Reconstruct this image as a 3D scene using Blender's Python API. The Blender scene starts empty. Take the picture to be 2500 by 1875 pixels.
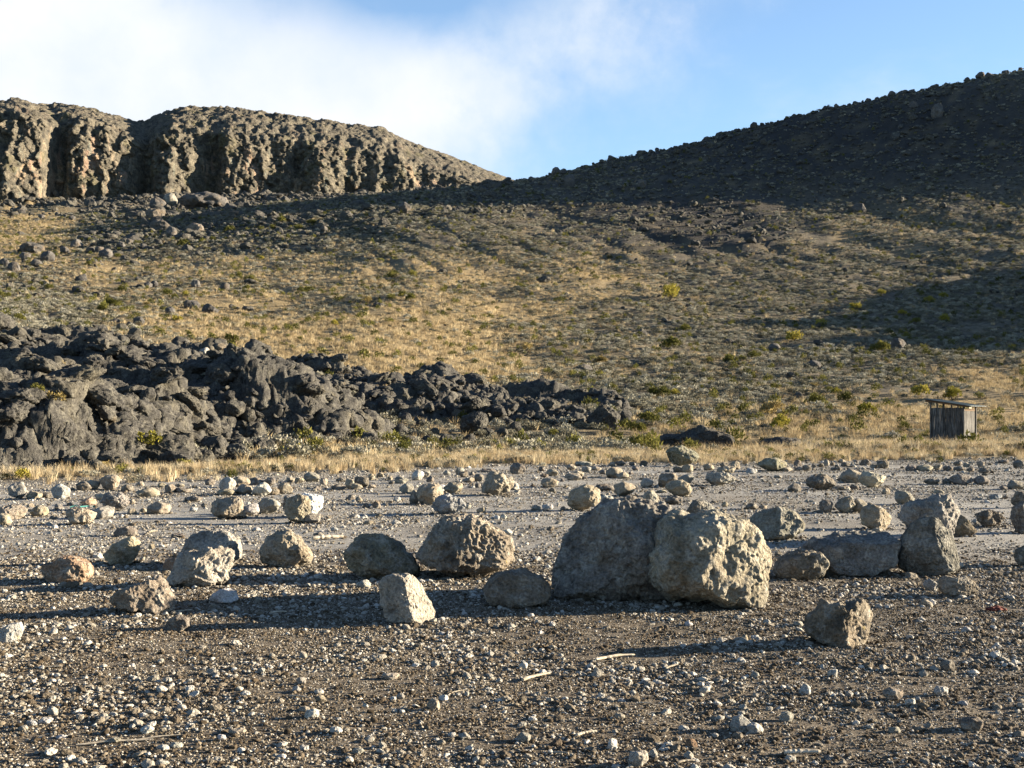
import bpy, bmesh, math, random
import numpy as np
from mathutils import Vector

SC = bpy.context.scene
COL = SC.collection
rng = np.random.default_rng(11)
random.seed(5)

# ---------------------------------------------------------------- camera
F, CX, HY, CAMZ = 2900.0, 1250.0, 1010.0, 1.6        # focal length and principal lines in photo pixels (2500 wide), eye height
cam_data = bpy.data.cameras.new('camera')
cam = bpy.data.objects.new('camera', cam_data)
COL.objects.link(cam)
cam.location = (0, 0, CAMZ)
cam.rotation_euler = (math.radians(90), 0, 0)
cam_data.sensor_width = 36.0
cam_data.lens = 36.0 * F / 2500.0
cam_data.shift_y = (HY - 937.5) / 2500.0
cam_data.clip_start = 0.05
cam_data.clip_end = 6000
SC.camera = cam

# ---------------------------------------------------------------- world and sun
SUN_EL, SUN_AZ = math.radians(11.5), math.radians(10.0)     # azimuth from +X towards +Y
sun_dir = Vector((math.cos(SUN_EL) * math.cos(SUN_AZ), math.cos(SUN_EL) * math.sin(SUN_AZ), math.sin(SUN_EL)))
sd = bpy.data.lights.new('sun', 'SUN')
sd.energy = 5.0
sd.angle = math.radians(0.5)
sd.color = (1.0, 0.86, 0.665)
so = bpy.data.objects.new('sun', sd)
COL.objects.link(so)
so.rotation_euler = sun_dir.to_track_quat('Z', 'Y').to_euler()
so.location = (60, 10, 40)

SC.view_settings.view_transform = 'Standard'
SC.view_settings.look = 'None'
SC.view_settings.exposure = 2.4
SC.view_settings.gamma = 1.0
SC.view_settings.use_curve_mapping = False
SC.render.engine = 'CYCLES'
SC.cycles.max_bounces = 5
SC.cycles.diffuse_bounces = 1


class NT:
    """small helper for writing node trees"""
    def __init__(self, tree):
        self.t = tree
        tree.nodes.clear()

    def n(self, typ, props=None, **ins):
        nd = self.t.nodes.new(typ)
        for k, v in (props or {}).items():
            setattr(nd, k, v)
        for k, v in ins.items():
            key = int(k[1:]) if k[0] == 'i' and k[1:].isdigit() else k.replace('_', ' ')
            self.set(nd.inputs[key], v)
        return nd

    def set(self, sock, v):
        if isinstance(v, bpy.types.NodeSocket):
            self.t.links.new(v, sock)
        elif isinstance(v, bpy.types.Node):
            self.t.links.new(v.outputs[0], sock)
        else:
            sock.default_value = v

    def math(self, op, a, b=0.0, c=None, clamp=False):
        nd = self.t.nodes.new('ShaderNodeMath')
        nd.operation = op
        nd.use_clamp = clamp
        self.set(nd.inputs[0], a)
        self.set(nd.inputs[1], b)
        if c is not None:
            self.set(nd.inputs[2], c)
        return nd.outputs[0]

    def ramp(self, fac, stops, interp='LINEAR'):
        nd = self.t.nodes.new('ShaderNodeValToRGB')
        cr = nd.color_ramp
        cr.interpolation = interp
        while len(cr.elements) < len(stops):
            cr.elements.new(0.5)
        for e, (p, c) in zip(cr.elements, stops):
            e.position = p
            e.color = (c[0], c[1], c[2], 1) if not isinstance(c, float) else (c, c, c, 1)
        self.set(nd.inputs[0], fac)
        return nd.outputs[0]

    def mix(self, fac, a, b, blend='MIX'):
        nd = self.t.nodes.new('ShaderNodeMix')
        nd.data_type = 'RGBA'
        nd.blend_type = blend
        self.set(nd.inputs[0], fac)
        for s, v in ((nd.inputs[6], a), (nd.inputs[7], b)):
            if isinstance(v, tuple) and len(v) == 3:
                v = (*v, 1)
            self.set(s, v)
        return nd.outputs[2]

    def noise(self, vec, scale, detail=4.0, rough=0.55, dist=0.0):
        nd = self.n('ShaderNodeTexNoise', Scale=scale, Detail=detail, Roughness=rough, Distortion=dist)
        if vec is not None:
            self.set(nd.inputs['Vector'], vec)
        return nd.outputs[0]


wd = bpy.data.worlds.new('World')
SC.world = wd
wd.use_nodes = True
w = NT(wd.node_tree)
sky = w.n('ShaderNodeTexSky', dict(sky_type='NISHITA', sun_disc=False, sun_elevation=SUN_EL,
                                   sun_rotation=math.radians(90) - SUN_AZ, altitude=3800, air_density=1.0,
                                   dust_density=0.5, ozone_density=1.6))
tc = w.n('ShaderNodeTexCoord')
gen = tc.outputs['Generated']
sep = w.n('ShaderNodeSeparateXYZ', Vector=gen)
dx, dy, dz = sep.outputs
SKY_STRENGTH = 0.05
CLOUD = 3.95
warp = w.math('SUBTRACT', w.noise(gen, 5.5, 7, 0.55), 0.5)
warp2 = w.math('SUBTRACT', w.noise(w.n('ShaderNodeVectorMath', dict(operation='ADD'), i0=gen, i1=(3.1, 0.4, 7.7)).outputs[0], 15.0, 6, 0.6), 0.5)
wsum = w.math('ADD', w.math('MULTIPLY', warp, 0.34), w.math('MULTIPLY', warp2, 0.13))
# a bank of cloud low over the ridge on the left, thinning out to the right and upwards
edge = w.math('SUBTRACT', w.math('ADD', w.math('MULTIPLY', w.math('SUBTRACT', dz, 0.20), 1.0), 0.038), dx)
e1 = w.math('ADD', edge, wsum)
top = w.math('ADD', w.math('SUBTRACT', 0.385, dz), w.math('ADD', w.math('MULTIPLY', wsum, 1.0), w.math('MULTIPLY', dx, -0.08)))
hx = w.math('DIVIDE', w.math('SUBTRACT', dx, -0.085), 0.13)
hz = w.math('DIVIDE', w.math('SUBTRACT', dz, 0.338), 0.036)
hole = w.math('POWER', 2.718, w.math('MULTIPLY', -1.0, w.math('ADD', w.math('MULTIPLY', hx, hx), w.math('MULTIPLY', hz, hz))))
m1 = w.n('ShaderNodeMapRange', dict(interpolation_type='SMOOTHSTEP'), Value=e1, i1=-0.085, i2=0.13).outputs[0]
m2 = w.n('ShaderNodeMapRange', dict(interpolation_type='SMOOTHSTEP'), Value=top, i1=-0.02, i2=0.10).outputs[0]
m3 = w.math('SUBTRACT', 1.0, w.math('MULTIPLY', hole, w.math('ADD', 1.25, w.math('MULTIPLY', wsum, -3.4))), clamp=True)
m4 = w.n('ShaderNodeMapRange', dict(interpolation_type='SMOOTHSTEP'), Value=dx, i1=-0.85, i2=-0.45).outputs[0]
m5 = w.n('ShaderNodeMapRange', dict(interpolation_type='SMOOTHSTEP'), Value=dy, i1=0.0, i2=0.35).outputs[0]
mask = w.math('MULTIPLY', w.math('MULTIPLY', w.math('MULTIPLY', m1, m2), w.math('MULTIPLY', m3, m4)), m5, clamp=True)
wisp = w.n('ShaderNodeMapRange', dict(interpolation_type='SMOOTHSTEP'),
           Value=w.math('ADD', w.noise(w.n('ShaderNodeMapping', Vector=gen, Scale=(1.0, 1.0, 2.2)).outputs[0], 4.0, 8, 0.6), w.math('MULTIPLY', dz, -0.25)), i1=0.42, i2=0.72).outputs[0]
mask = w.math('MAXIMUM', mask, w.math('MULTIPLY', wisp, 0.30))
cl_n = w.noise(gen, 7.0, 6, 0.55)
cloud = w.ramp(cl_n, [(0.36, (CLOUD * 0.80, CLOUD * 0.885, CLOUD * 0.99)), (0.62, (CLOUD * 1.00, CLOUD * 1.015, CLOUD * 1.05))])
skyc = w.mix(1.0, sky.outputs[0], (1.12, 1.13, 1.17), 'MULTIPLY')
veil = w.n('ShaderNodeMapRange', dict(interpolation_type='SMOOTHSTEP'), Value=dz, i1=0.05, i2=0.55, i3=0.56, i4=0.0).outputs[0]
skyc = w.mix(veil, skyc, (CLOUD * 0.52, CLOUD * 0.84, CLOUD * 1.10))       # thin high haze, thicker towards the horizon
mixc = w.mix(mask, skyc, cloud)
bg = w.n('ShaderNodeBackground', Color=mixc, Strength=SKY_STRENGTH)
w.n('ShaderNodeOutputWorld', Surface=bg.outputs[0])


# ---------------------------------------------------------------- noise in numpy
def _hash(*a, seed=0):
    h = np.full(a[0].shape, (seed * 374761393 + 668265263) & 0xffffffff, np.uint32)
    for i, v in enumerate(a):
        h ^= v.astype(np.int64).astype(np.uint32) * np.uint32((2246822519, 3266489917, 668265263)[i])
        h = (h << np.uint32(13)) | (h >> np.uint32(19))
        h = h * np.uint32(2654435761) + np.uint32(374761393)
    h ^= h >> np.uint32(15)
    h *= np.uint32(2246822519)
    h ^= h >> np.uint32(13)
    return h


_a = np.arange(64) * (2 * math.pi / 64)
G2 = np.stack([np.cos(_a), np.sin(_a)], 1).astype(np.float32)
_g = np.random.default_rng(1).normal(size=(256, 3))
G3 = (_g / np.linalg.norm(_g, axis=1, keepdims=True)).astype(np.float32)


def _fade(t):
    return t * t * t * (t * (t * 6 - 15) + 10)


def perlin2(x, y, seed=0):
    x = np.asarray(x, np.float64); y = np.asarray(y, np.float64)
    xi = np.floor(x); yi = np.floor(y)
    fx = x - xi; fy = y - yi
    u = _fade(fx); v = _fade(fy)
    r = []
    for j in (0, 1):
        for i in (0, 1):
            g = G2[_hash(xi + i, yi + j, seed=seed) & 63]
            r.append(g[..., 0] * (fx - i) + g[..., 1] * (fy - j))
    a = r[0] + u * (r[1] - r[0]); b = r[2] + u * (r[3] - r[2])
    return (a + v * (b - a)) * 1.5


def perlin3(p, seed=0):
    pi = np.floor(p)
    f = p - pi
    u = _fade(f)
    r = []
    for k in (0, 1):
        for j in (0, 1):
            for i in (0, 1):
                g = G3[_hash(pi[:, 0] + i, pi[:, 1] + j, pi[:, 2] + k, seed=seed) & 255]
                r.append(g[:, 0] * (f[:, 0] - i) + g[:, 1] * (f[:, 1] - j) + g[:, 2] * (f[:, 2] - k))
    a = [r[i] + u[:, 0] * (r[i + 1] - r[i]) for i in (0, 2, 4, 6)]
    b0 = a[0] + u[:, 1] * (a[1] - a[0]); b1 = a[2] + u[:, 1] * (a[3] - a[2])
    return (b0 + u[:, 2] * (b1 - b0)) * 1.6


def fbm3(p, octs=4, seed=0, gain=0.5):
    s = 0; a = 1.0
    for o in range(octs):
        s = s + a * perlin3(p * (2.03 ** o) + 17.3 * o, seed + o)
        a *= gain
    return s


def fbm2(x, y, octs=4, seed=0, gain=0.5):
    s = 0; a = 1.0
    for o in range(octs):
        k = 2.03 ** o
        s = s + a * perlin2(x * k + 5.1 * o, y * k - 3.7 * o, seed + o)
        a *= gain
    return s


def worley2(x, y, seed=0):
    """distance to the nearest and the second nearest of scattered centres, one per unit cell, and the cell's random value"""
    xi = np.floor(x); yi = np.floor(y)
    d1 = np.full(np.shape(x), 9.0); d2 = d1.copy(); idv = np.zeros(np.shape(x))
    for j in (-1, 0, 1):
        for i in (-1, 0, 1):
            h = _hash(xi + i, yi + j, seed=seed)
            cx = xi + i + (h & 1023) / 1023.0
            cy = yi + j + ((h >> 10) & 1023) / 1023.0
            d = np.hypot(x - cx, y - cy)
            m = d < d1
            d2 = np.where(m, d1, np.minimum(d2, d))
            idv = np.where(m, ((h >> 20) & 1023) / 1023.0, idv)
            d1 = np.where(m, d, d1)
    return d1, d2, idv


def sstep(a, b, x):
    t = np.clip((np.asarray(x, float) - a) / (b - a), 0, 1)
    return t * t * (3 - 2 * t)


# ---------------------------------------------------------------- mesh helpers
def mk_mesh(name, verts, faces, mat=None, smooth=True):
    me = bpy.data.meshes.new(name)
    verts = np.asarray(verts, np.float32); faces = np.asarray(faces, np.int32)
    k = faces.shape[1]
    me.vertices.add(len(verts)); me.vertices.foreach_set('co', verts.ravel())
    me.loops.add(faces.size); me.loops.foreach_set('vertex_index', faces.ravel())
    me.polygons.add(len(faces))
    me.polygons.foreach_set('loop_start', np.arange(0, faces.size, k, dtype=np.int32))
    me.polygons.foreach_set('use_smooth', np.full(len(faces), smooth, bool))
    me.update(calc_edges=True)
    if mat:
        me.materials.append(mat)
    return me


def add(name, me, loc=(0, 0, 0), rz=0.0, parent=None, label=None, cat=None, group=None, kind=None):
    o = bpy.data.objects.new(name, me)
    COL.objects.link(o)
    o.location = loc
    o.rotation_euler = (0, 0, rz)
    if parent is not None:
        o.parent = parent
    tag(o, label, cat, group, kind)
    return o


def tag(o, label=None, cat=None, group=None, kind=None):
    for k, v in (('label', label), ('category', cat), ('group', group), ('kind', kind)):
        if v:
            o[k] = v


def grid_faces(nr, nc):
    i = np.arange(nr - 1)[:, None] * nc + np.arange(nc - 1)[None, :]
    return np.stack([i, i + 1, i + 1 + nc, i + nc], -1).reshape(-1, 4)


_ico = {}
def ico(level):
    if level not in _ico:
        bm = bmesh.new()
        bmesh.ops.create_icosphere(bm, subdivisions=level + 1, radius=1.0)
        v = np.array([q.co[:] for q in bm.verts]); v /= np.linalg.norm(v, axis=1, keepdims=True)
        f = np.array([[q.index for q in t.verts] for t in bm.faces], np.int32)
        bm.free()
        _ico[level] = (v, f)
    return _ico[level]


# ---------------------------------------------------------------- the lie of the land
def zimg(D, y):
    return CAMZ + (HY - y) * D / F


TAB = {   # photo column: [(distance, image row)] or (distance, None) for the level plain
    -900: [(34, None), (60, 960), (95, 815), (130, 760), (170, 715), (250, 650), (350, 590), (450, 535), (560, 490), (640, 440), (900, 420)],
    0:    [(36, None), (60, 960), (95, 815), (130, 757), (170, 710), (250, 640), (350, 572), (450, 522), (560, 488), (640, 440), (900, 420)],
    500:  [(44, None), (60, 1000), (85, 885), (110, 830), (150, 765), (200, 693), (260, 618), (350, 546), (450, 506), (560, 488), (650, 470), (900, 450)],
    1000: [(56, None), (80, 938), (100, 885), (150, 765), (200, 662), (250, 578), (300, 523), (350, 494), (400, 476), (450, 467), (500, 474), (900, 560)],
    1250: [(55, None), (80, 963), (100, 912), (150, 795), (200, 690), (250, 597), (300, 530), (350, 484), (440, 443), (500, 470), (900, 600)],
    1470: [(55, None), (80, 978), (100, 925), (150, 808), (200, 700), (250, 605), (300, 528), (350, 466), (432, 400), (500, 430), (900, 600)],
    1700: [(56, None), (80, 990), (100, 937), (150, 818), (200, 708), (250, 611), (300, 528), (350, 444), (425, 338), (500, 390), (900, 600)],
    2100: [(56, None), (80, 1000), (100, 950), (150, 830), (200, 716), (250, 614), (300, 515), (350, 398), (412, 233), (490, 300), (900, 560)],
    2500: [(57, None), (80, 1003), (100, 953), (150, 834), (200, 720), (250, 614), (300, 496), (350, 326), (398, 156), (480, 220), (900, 520)],
    3100: [(57, None), (80, 1003), (100, 953), (150, 826), (200, 700), (250, 575), (300, 440), (350, 255), (390, 118), (480, 180), (900, 480)],
    4200: [(57, None), (80, 1000), (100, 945), (150, 800), (200, 640), (250, 500), (300, 350), (350, 190), (390, 85), (480, 150), (900, 450)],
}
TD = np.geomspace(28, 900, 420)
TP = np.arange(-900, 4200 + 1, 25.0)
_keys = sorted(TAB)
_rows = []
for k in _keys:
    pts = TAB[k]
    d = [10.0] + [q[0] for q in pts]
    z = [0.0] + [0.0 if q[1] is None else zimg(*q) for q in pts]
    _rows.append(np.interp(TD, d, z))
_rows = np.array(_rows)
TZ = np.array([[np.interp(p, _keys, _rows[:, j]) for j in range(len(TD))] for p in TP])


def _gs(a, sig, axis):
    r = int(sig * 3) + 1
    k = np.exp(-0.5 * (np.arange(-r, r + 1) / sig) ** 2); k /= k.sum()
    pad = [(0, 0), (0, 0)]; pad[axis] = (r, r)
    b = np.pad(a, pad, mode='edge')
    out = np.zeros_like(a)
    n = a.shape[axis]
    for i, kk in enumerate(k):
        out += kk * (b[i:i + n] if axis == 0 else b[:, i:i + n])
    return out


TZ = _gs(_gs(TZ, 3.2, 1), 2.6, 0)


def table(px, D):
    a = np.clip((px - TP[0]) / 25.0, 0, len(TP) - 1.001)
    b = np.clip(np.log(np.maximum(D, 28) / 28) / math.log(900 / 28) * (len(TD) - 1), 0, len(TD) - 1.001)
    i = a.astype(int); j = b.astype(int); u = a - i; v = b - j
    z = (TZ[i, j] * (1 - u) + TZ[i + 1, j] * u) * (1 - v) + (TZ[i, j + 1] * (1 - u) + TZ[i + 1, j + 1] * u) * v
    return np.where(D < 28, 0.0, z)


def px_of(x, y):
    return CX + F * x / np.maximum(y, 1.0)


def ground(x, y):
    x = np.asarray(x, float); y = np.asarray(y, float)
    px = px_of(x, y)
    z = table(px, y)
    k1 = sstep(56, 110, y); k2 = sstep(120, 260, y)
    z = z + k1 * (0.75 * perlin2(x / 21, y / 26, 3) + 0.32 * perlin2(x / 7, y / 8, 4) + 0.15 * perlin2(x / 2.6, y / 2.6, 5))
    z = z + k2 * (1.2 * perlin2(x / 55, y / 60, 6) + 0.5 * fbm2(x / 6, y / 6, 2, 7))
    # shallow rills that run down the slope
    rill = np.abs(perlin2((x + 0.35 * y) / 11, y / 120, 8))
    z = z - k2 * 0.65 * (1 - sstep(0, 0.22, rill)) * sstep(0, 40, x + 60)
    # rubble banked against the foot of the cliff
    foot = sstep(430, 520, y) * (1 - sstep(1050, 1250, px))
    z = z + foot * (3.2 * perlin2(x / 17, y / 17, 13) + 1.6 * fbm2(x / 5, y / 5, 2, 14))
    # added spur, out of view, raised to throw a shadow over the slope
    z = z + SHADE_SPUR * (1 + 0.45 * perlin2(x / 9, y / 9, 15)) * np.exp(-((x - 112) / 16) ** 2 - ((y - 172) / 46) ** 2)
    # gentle unevenness of the gravel
    z = z + (1 - k1) * (0.022 * perlin2(x / 2.2, y / 2.2, 9) + 0.010 * perlin2(x / 0.6, y / 0.6, 10) + 0.007 * perlin2(x / 0.19, y / 0.19, 12))
    return z


SHADE_SPUR = 11.5


def hit(px, py, extra=None, d0=22.0, d1=560.0):
    """distance at which the sight line through a point of the photo meets the land"""
    D = np.geomspace(d0, d1, 900)
    x = (px - CX) * D / F
    z = ground(x, D)
    if extra is not None:
        z = np.maximum(z, extra(x, D))
    row = HY - (z - CAMZ) * F / D
    idx = np.nonzero(row <= py)[0]
    return D[idx[0]] if len(idx) else None


# ---- the lava flow
LP = np.array([-700, -300, 0, 300, 500, 700, 860, 1000, 1200, 1400, 1500, 1560, 1600])
LDB = np.array([28, 30, 31.5, 35, 38.5, 44, 52, 58, 62, 65, 68, 71, 72])
LDT = np.array([98, 96, 95, 92, 89, 86, 83, 81, 80, 78, 77, 75, 73])
LYT = np.array([815, 820, 828, 850, 880, 903, 920, 938, 955, 972, 988, 1003, 1010])


def lava(x, y):
    x = np.asarray(x, float); y = np.asarray(y, float)
    px = px_of(x, y) + 60 * perlin2(x / 9, y / 9, 20)
    db = np.interp(px, LP, LDB) + 2.0 * perlin2(x / 5, y / 5, 21)
    dt = np.interp(px, LP, LDT)
    zt = zimg(dt, np.interp(px, LP, LYT))
    t = (y - db) / (dt - db)
    tt = np.clip(t, 0, 1)
    body = zt * (0.13 * sstep(0, 0.10, tt) + 0.87 * tt ** 1.08) * 0.98
    body = np.maximum(body, 0)
    wx = x + 0.9 * perlin2(x / 3.1, y / 3.1, 22); wy = y + 0.9 * perlin2(x / 3.1, y / 3.1, 23)
    a1, b1, i1 = worley2(wx / 6.5, wy / 8.5, 31)
    a2, b2, i2 = worley2(wx / 2.7, wy / 3.3, 32)
    a3, b3, i3 = worley2(wx / 1.15, wy / 1.35, 33)
    dome = lambda a: np.sqrt(np.maximum(0, 1 - np.clip(a, 0, 1) ** 2))
    big = np.clip(zt / 5.0, 0.3, 1.15)
    a4, b4, i4 = worley2(wx / 0.52 + 3, wy / 0.6, 34)
    para = lambda a: 1 - np.clip(a, 0, 1.1) ** 2
    lump = big * 1.3 * (para(a1) - 0.55) * (0.4 + i1) + np.clip(big, .55, 2) * 0.95 * (0.5 * para(a2) + 0.5 * dome(a2) - 0.6) * (0.3 + i2) + 0.5 * (dome(a3) - 0.6) * (0.25 + i3) + 0.20 * (dome(a4) - 0.6) * (0.2 + i4)
    lump = lump - 0.12 * (1 - sstep(0.0, 0.15, b2 - a2))
    hole = sstep(0.05, 0.62, perlin2(x / 7.0, y / 12.0, 25))
    lump = lump - big * 1.7 * hole + big * 0.9 * sstep(0.1, 0.5, perlin2(x / 7.5 + 9, y / 9, 27))
    # the deep shaded hollows of the flow, each with a bank on its far right
    for hx_, hy_, sx_, sy_, dp_, bx_, bs_, bh_ in ((-16.6, 51, 2.8, 5, 2.6, -12.4, 1.5, 0.5), (-21.0, 47, 1.3, 4, 1.5, -19.0, 1.0, 0.4), (-7.6, 62, 2.6, 4, 1.7, -4.2, 1.2, 0.35), (-12.2, 42.5, 1.5, 1.8, 1.1, -10.4, 0.8, 0.3)):
        lump = lump - dp_ * np.exp(-((x - hx_) / sx_) ** 2 - ((y - hy_) / sy_) ** 2) + bh_ * np.exp(-((x - bx_) / bs_) ** 2 - ((y - hy_) / sy_) ** 2)
    lump = lump + 0.10 * fbm2(x / 0.55, y / 0.55, 3, 26) + 0.05 * np.abs(perlin2(x / 0.2, y / 0.2, 28))
    edge = sstep(-0.01, 0.06, t) * (1 - sstep(0.98, 1.12, t)) * (1 - sstep(1535, 1600, px))
    z = body + 0.35 + lump * edge * np.clip(0.45 + zt / 6, 0, 1.05)
    g = table(px_of(x, y), y)
    z = np.where(t > 1, np.minimum(z, g + 0.7), z)
    return np.where(edge > 0.02, z * edge + (1 - edge) * (g - 1.6), g - 1.6)


# ---------------------------------------------------------------- what grows and lies where (kinds of cover over the slopes, plus shade painted on the upper hill)
TAN = [(950, 860, 400, 115, 1.5), (1250, 700, 330, 60, .75), (560, 800, 250, 90, .8), (720, 650, 350, 60, .55), (50, 565, 135, 85, 1.5),
       (300, 665, 250, 45, .55), (1250, 1085, 1500, 42, .9), (2150, 1045, 420, 65, 1.0), (2450, 950, 160, 70, .9), (1650, 900, 260, 80, .2),
       (2250, 570, 300, 70, .3), (1500, 640, 200, 60, .3)]
DARK = [(470, 570, 320, 70, 1.0), (170, 655, 230, 50, .7), (700, 530, 250, 45, .7), (1950, 330, 850, 140, 1.1), (1680, 555, 230, 70, .55), (1100, 490, 200, 40, .5),  # dark stones; the upper hill's blob also paints in its shade
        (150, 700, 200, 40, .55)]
SCREE_SHADE = [(1700, 560, 260, 90, 1.0), (1950, 310, 900, 165, 1.05), (1250, 500, 200, 60, .4)]  # bare scree, and the upper hill's shade put into the colour


def blobs(lst, px, py):
    s = 0
    for a, b, c, d, e in lst:
        s = s + e * np.exp(-((px - a) / c) ** 2 - ((py - b) / d) ** 2)
    return s


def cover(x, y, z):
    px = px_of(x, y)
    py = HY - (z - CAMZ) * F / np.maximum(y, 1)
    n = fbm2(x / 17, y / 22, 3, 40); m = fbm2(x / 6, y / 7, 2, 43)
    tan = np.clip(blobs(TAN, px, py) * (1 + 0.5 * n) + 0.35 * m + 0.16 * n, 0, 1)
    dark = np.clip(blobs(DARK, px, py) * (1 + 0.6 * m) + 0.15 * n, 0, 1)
    scree_shade = np.clip(blobs(SCREE_SHADE, px, py) + 0.2 * n, 0, 1)
    return tan, dark, scree_shade


EDGE_P = np.array([-900, 0, 500, 900, 1250, 1700, 2500, 4000])
EDGE_D = np.array([26, 27.5, 29.5, 33, 36.5, 38.5, 42, 44])

# ---------------------------------------------------------------- materials
def new_mat(name):
    m = bpy.data.materials.new(name)
    m.use_nodes = True
    return m, NT(m.node_tree)


def finish(t, color, rough=0.95, bump=None, spec=0.15):
    b = t.n('ShaderNodeBsdfPrincipled', Roughness=rough)
    t.set(b.inputs['Base Color'], color)
    b.inputs['Specular IOR Level'].default_value = spec
    if bump is not None:
        t.set(b.inputs['Normal'], bump)
    t.n('ShaderNodeOutputMaterial', Surface=b.outputs[0])
    return b


def bump_of(t, h, dist, strength=1.0, normal=None):
    nd = t.n('ShaderNodeBump', Height=h, Distance=dist, Strength=strength)
    if normal is not None:
        t.set(nd.inputs['Normal'], normal)
    return nd.outputs[0]


def attr(t, name):
    return t.n('ShaderNodeAttribute', dict(attribute_name=name)).outputs['Fac']


def rock_material(name, scale=1.0, bump=1.0, pale=0.5):
    """weathered lava stone: the object's own colour, broken by pale crusts, dark pits and rusty stains"""
    m, t = new_mat(name)
    obj = t.n('ShaderNodeTexCoord').outputs['Object']
    info = t.n('ShaderNodeObjectInfo')
    off = t.n('ShaderNodeVectorMath', dict(operation='MULTIPLY_ADD'), i0=obj, i1=(scale, scale, scale),
              i2=t.n('ShaderNodeCombineXYZ', X=t.math('MULTIPLY', info.outputs['Random'], 37.0), Y=t.math('MULTIPLY', info.outputs['Random'], 11.0)).outputs[0]).outputs[0]
    n1 = t.noise(off, 2.6, 8, 0.62, 0.4)
    n2 = t.noise(off, 7.5, 10, 0.68)
    n3 = t.noise(off, 42.0, 6, 0.6)
    n4 = t.noise(off, 1.7, 4, 0.5)
    col = t.mix(1.0, info.outputs['Color'], t.ramp(n1, [(0.28, 0.42), (0.48, 1.0), (0.7, 1.42)]), 'MULTIPLY')
    col = t.mix(t.ramp(n4, [(0.5, 0.0), (0.68, 0.45)]), col, (0.17, 0.12, 0.07))
    col = t.mix(t.math('MULTIPLY', t.ramp(n2, [(0.50, 0.0), (0.60, 1.0)]), pale), col, (0.34, 0.32, 0.27))
    col = t.mix(t.ramp(n2, [(0.30, 0.7), (0.42, 0.0)]), col, (0.075, 0.066, 0.055))
    lich = t.noise(off, 5.0, 6, 0.6)
    col = t.mix(t.ramp(lich, [(0.66, 0.0), (0.72, 0.55)]), col, (0.22, 0.17, 0.035))
    col = t.mix(1.0, col, t.ramp(n3, [(0.3, 0.5), (0.7, 1.42)]), 'MULTIPLY')
    vor = t.n('ShaderNodeTexVoronoi', Scale=24.0, Vector=off)
    h = t.math('ADD', t.math('MULTIPLY', n2, 1.0), t.math('MULTIPLY', n3, 0.35))
    h = t.math('ADD', h, t.math('MULTIPLY', t.math('MINIMUM', vor.outputs['Distance'], 0.35), 0.5))
    finish(t, col, 0.96, bump_of(t, h, 0.075 * bump / scale, 1.0))
    return m


M_ROCK = rock_material('weathered_stone', 1.0, 1.0, 0.55)
M_SMALL = rock_material('small_weathered_stone', 2.2, 1.0, 0.5)
M_FAR = rock_material('hill_stone', 0.35, 0.9, 0.10)

# dark lava crust with pale lichen
m, t = new_mat('lava_crust'); M_LAVA = m
obj = t.n('ShaderNodeNewGeometry').outputs['Position']
n1 = t.noise(obj, 0.45, 6, 0.6); n2 = t.noise(obj, 2.6, 8, 0.68); n3 = t.noise(obj, 14.0, 6, 0.62); n4 = t.noise(obj, 0.9, 5, 0.6)
col = t.ramp(n2, [(0.28, (0.022, 0.021, 0.020)), (0.5, (0.052, 0.049, 0.043)), (0.66, (0.092, 0.086, 0.070)), (0.8, (0.18, 0.17, 0.135))])
col = t.mix(t.ramp(n1, [(0.52, 0.0), (0.68, 0.5)]), col, (0.105, 0.092, 0.06))
col = t.mix(t.ramp(n4, [(0.66, 0.0), (0.74, 0.5)]), col, (0.19, 0.135, 0.075))
col = t.mix(1.0, col, t.ramp(n3, [(0.3, 0.4), (0.7, 1.65)]), 'MULTIPLY')
n5 = t.noise(obj, 3.4, 7, 0.65)
col = t.mix(t.ramp(n5, [(0.58, 0.0), (0.66, 0.55)]), col, (0.145, 0.135, 0.10))
h = t.math('ADD', t.math('MULTIPLY', n2, 1.0), t.math('MULTIPLY', n3, 0.5))
finish(t, col, 0.93, bump_of(t, h, 0.16, 0.9))

# ground
m, t = new_mat('volcanic_ground'); M_GROUND = m
pos = t.n('ShaderNodeNewGeometry').outputs['Position']
g1 = t.noise(pos, 0.35, 5, 0.6); g2 = t.noise(pos, 2.2, 6, 0.6); g3 = t.noise(pos, 34.0, 5, 0.7); g4 = t.noise(pos, 110.0, 3, 0.7); g5 = t.noise(pos, 0.09, 5, 0.6)
soil = t.ramp(g2, [(0.3, (0.042, 0.030, 0.018)), (0.55, (0.074, 0.054, 0.033)), (0.75, (0.12, 0.093, 0.060))])
soil = t.mix(t.ramp(g3, [(0.5, 0.0), (0.62, 0.65)]), soil, (0.24, 0.205, 0.15))
soil = t.mix(t.ramp(g4, [(0.56, 0.0), (0.66, 0.6)]), soil, (0.34, 0.31, 0.25))
grit = t.ramp(g3, [(0.3, (0.13, 0.123, 0.11)), (0.55, (0.25, 0.24, 0.215)), (0.7, (0.43, 0.415, 0.38))])
gritf = attr(t, 'grit')
soil = t.mix(t.math('MULTIPLY', gritf, t.ramp(g1, [(0.30, 0.35), (0.55, 1.0)])), soil, grit)
tan = attr(t, 'tan'); dark = attr(t, 'dark'); scr = attr(t, 'scree_shade'); hill = attr(t, 'hill')
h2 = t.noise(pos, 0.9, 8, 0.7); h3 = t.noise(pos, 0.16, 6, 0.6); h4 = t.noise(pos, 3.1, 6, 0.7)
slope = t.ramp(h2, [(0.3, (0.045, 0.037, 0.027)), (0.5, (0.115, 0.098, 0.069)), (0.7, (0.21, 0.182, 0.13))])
grass = t.ramp(h4, [(0.3, (0.15, 0.105, 0.05)), (0.5, (0.27, 0.20, 0.10)), (0.7, (0.38, 0.295, 0.155))])
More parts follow.
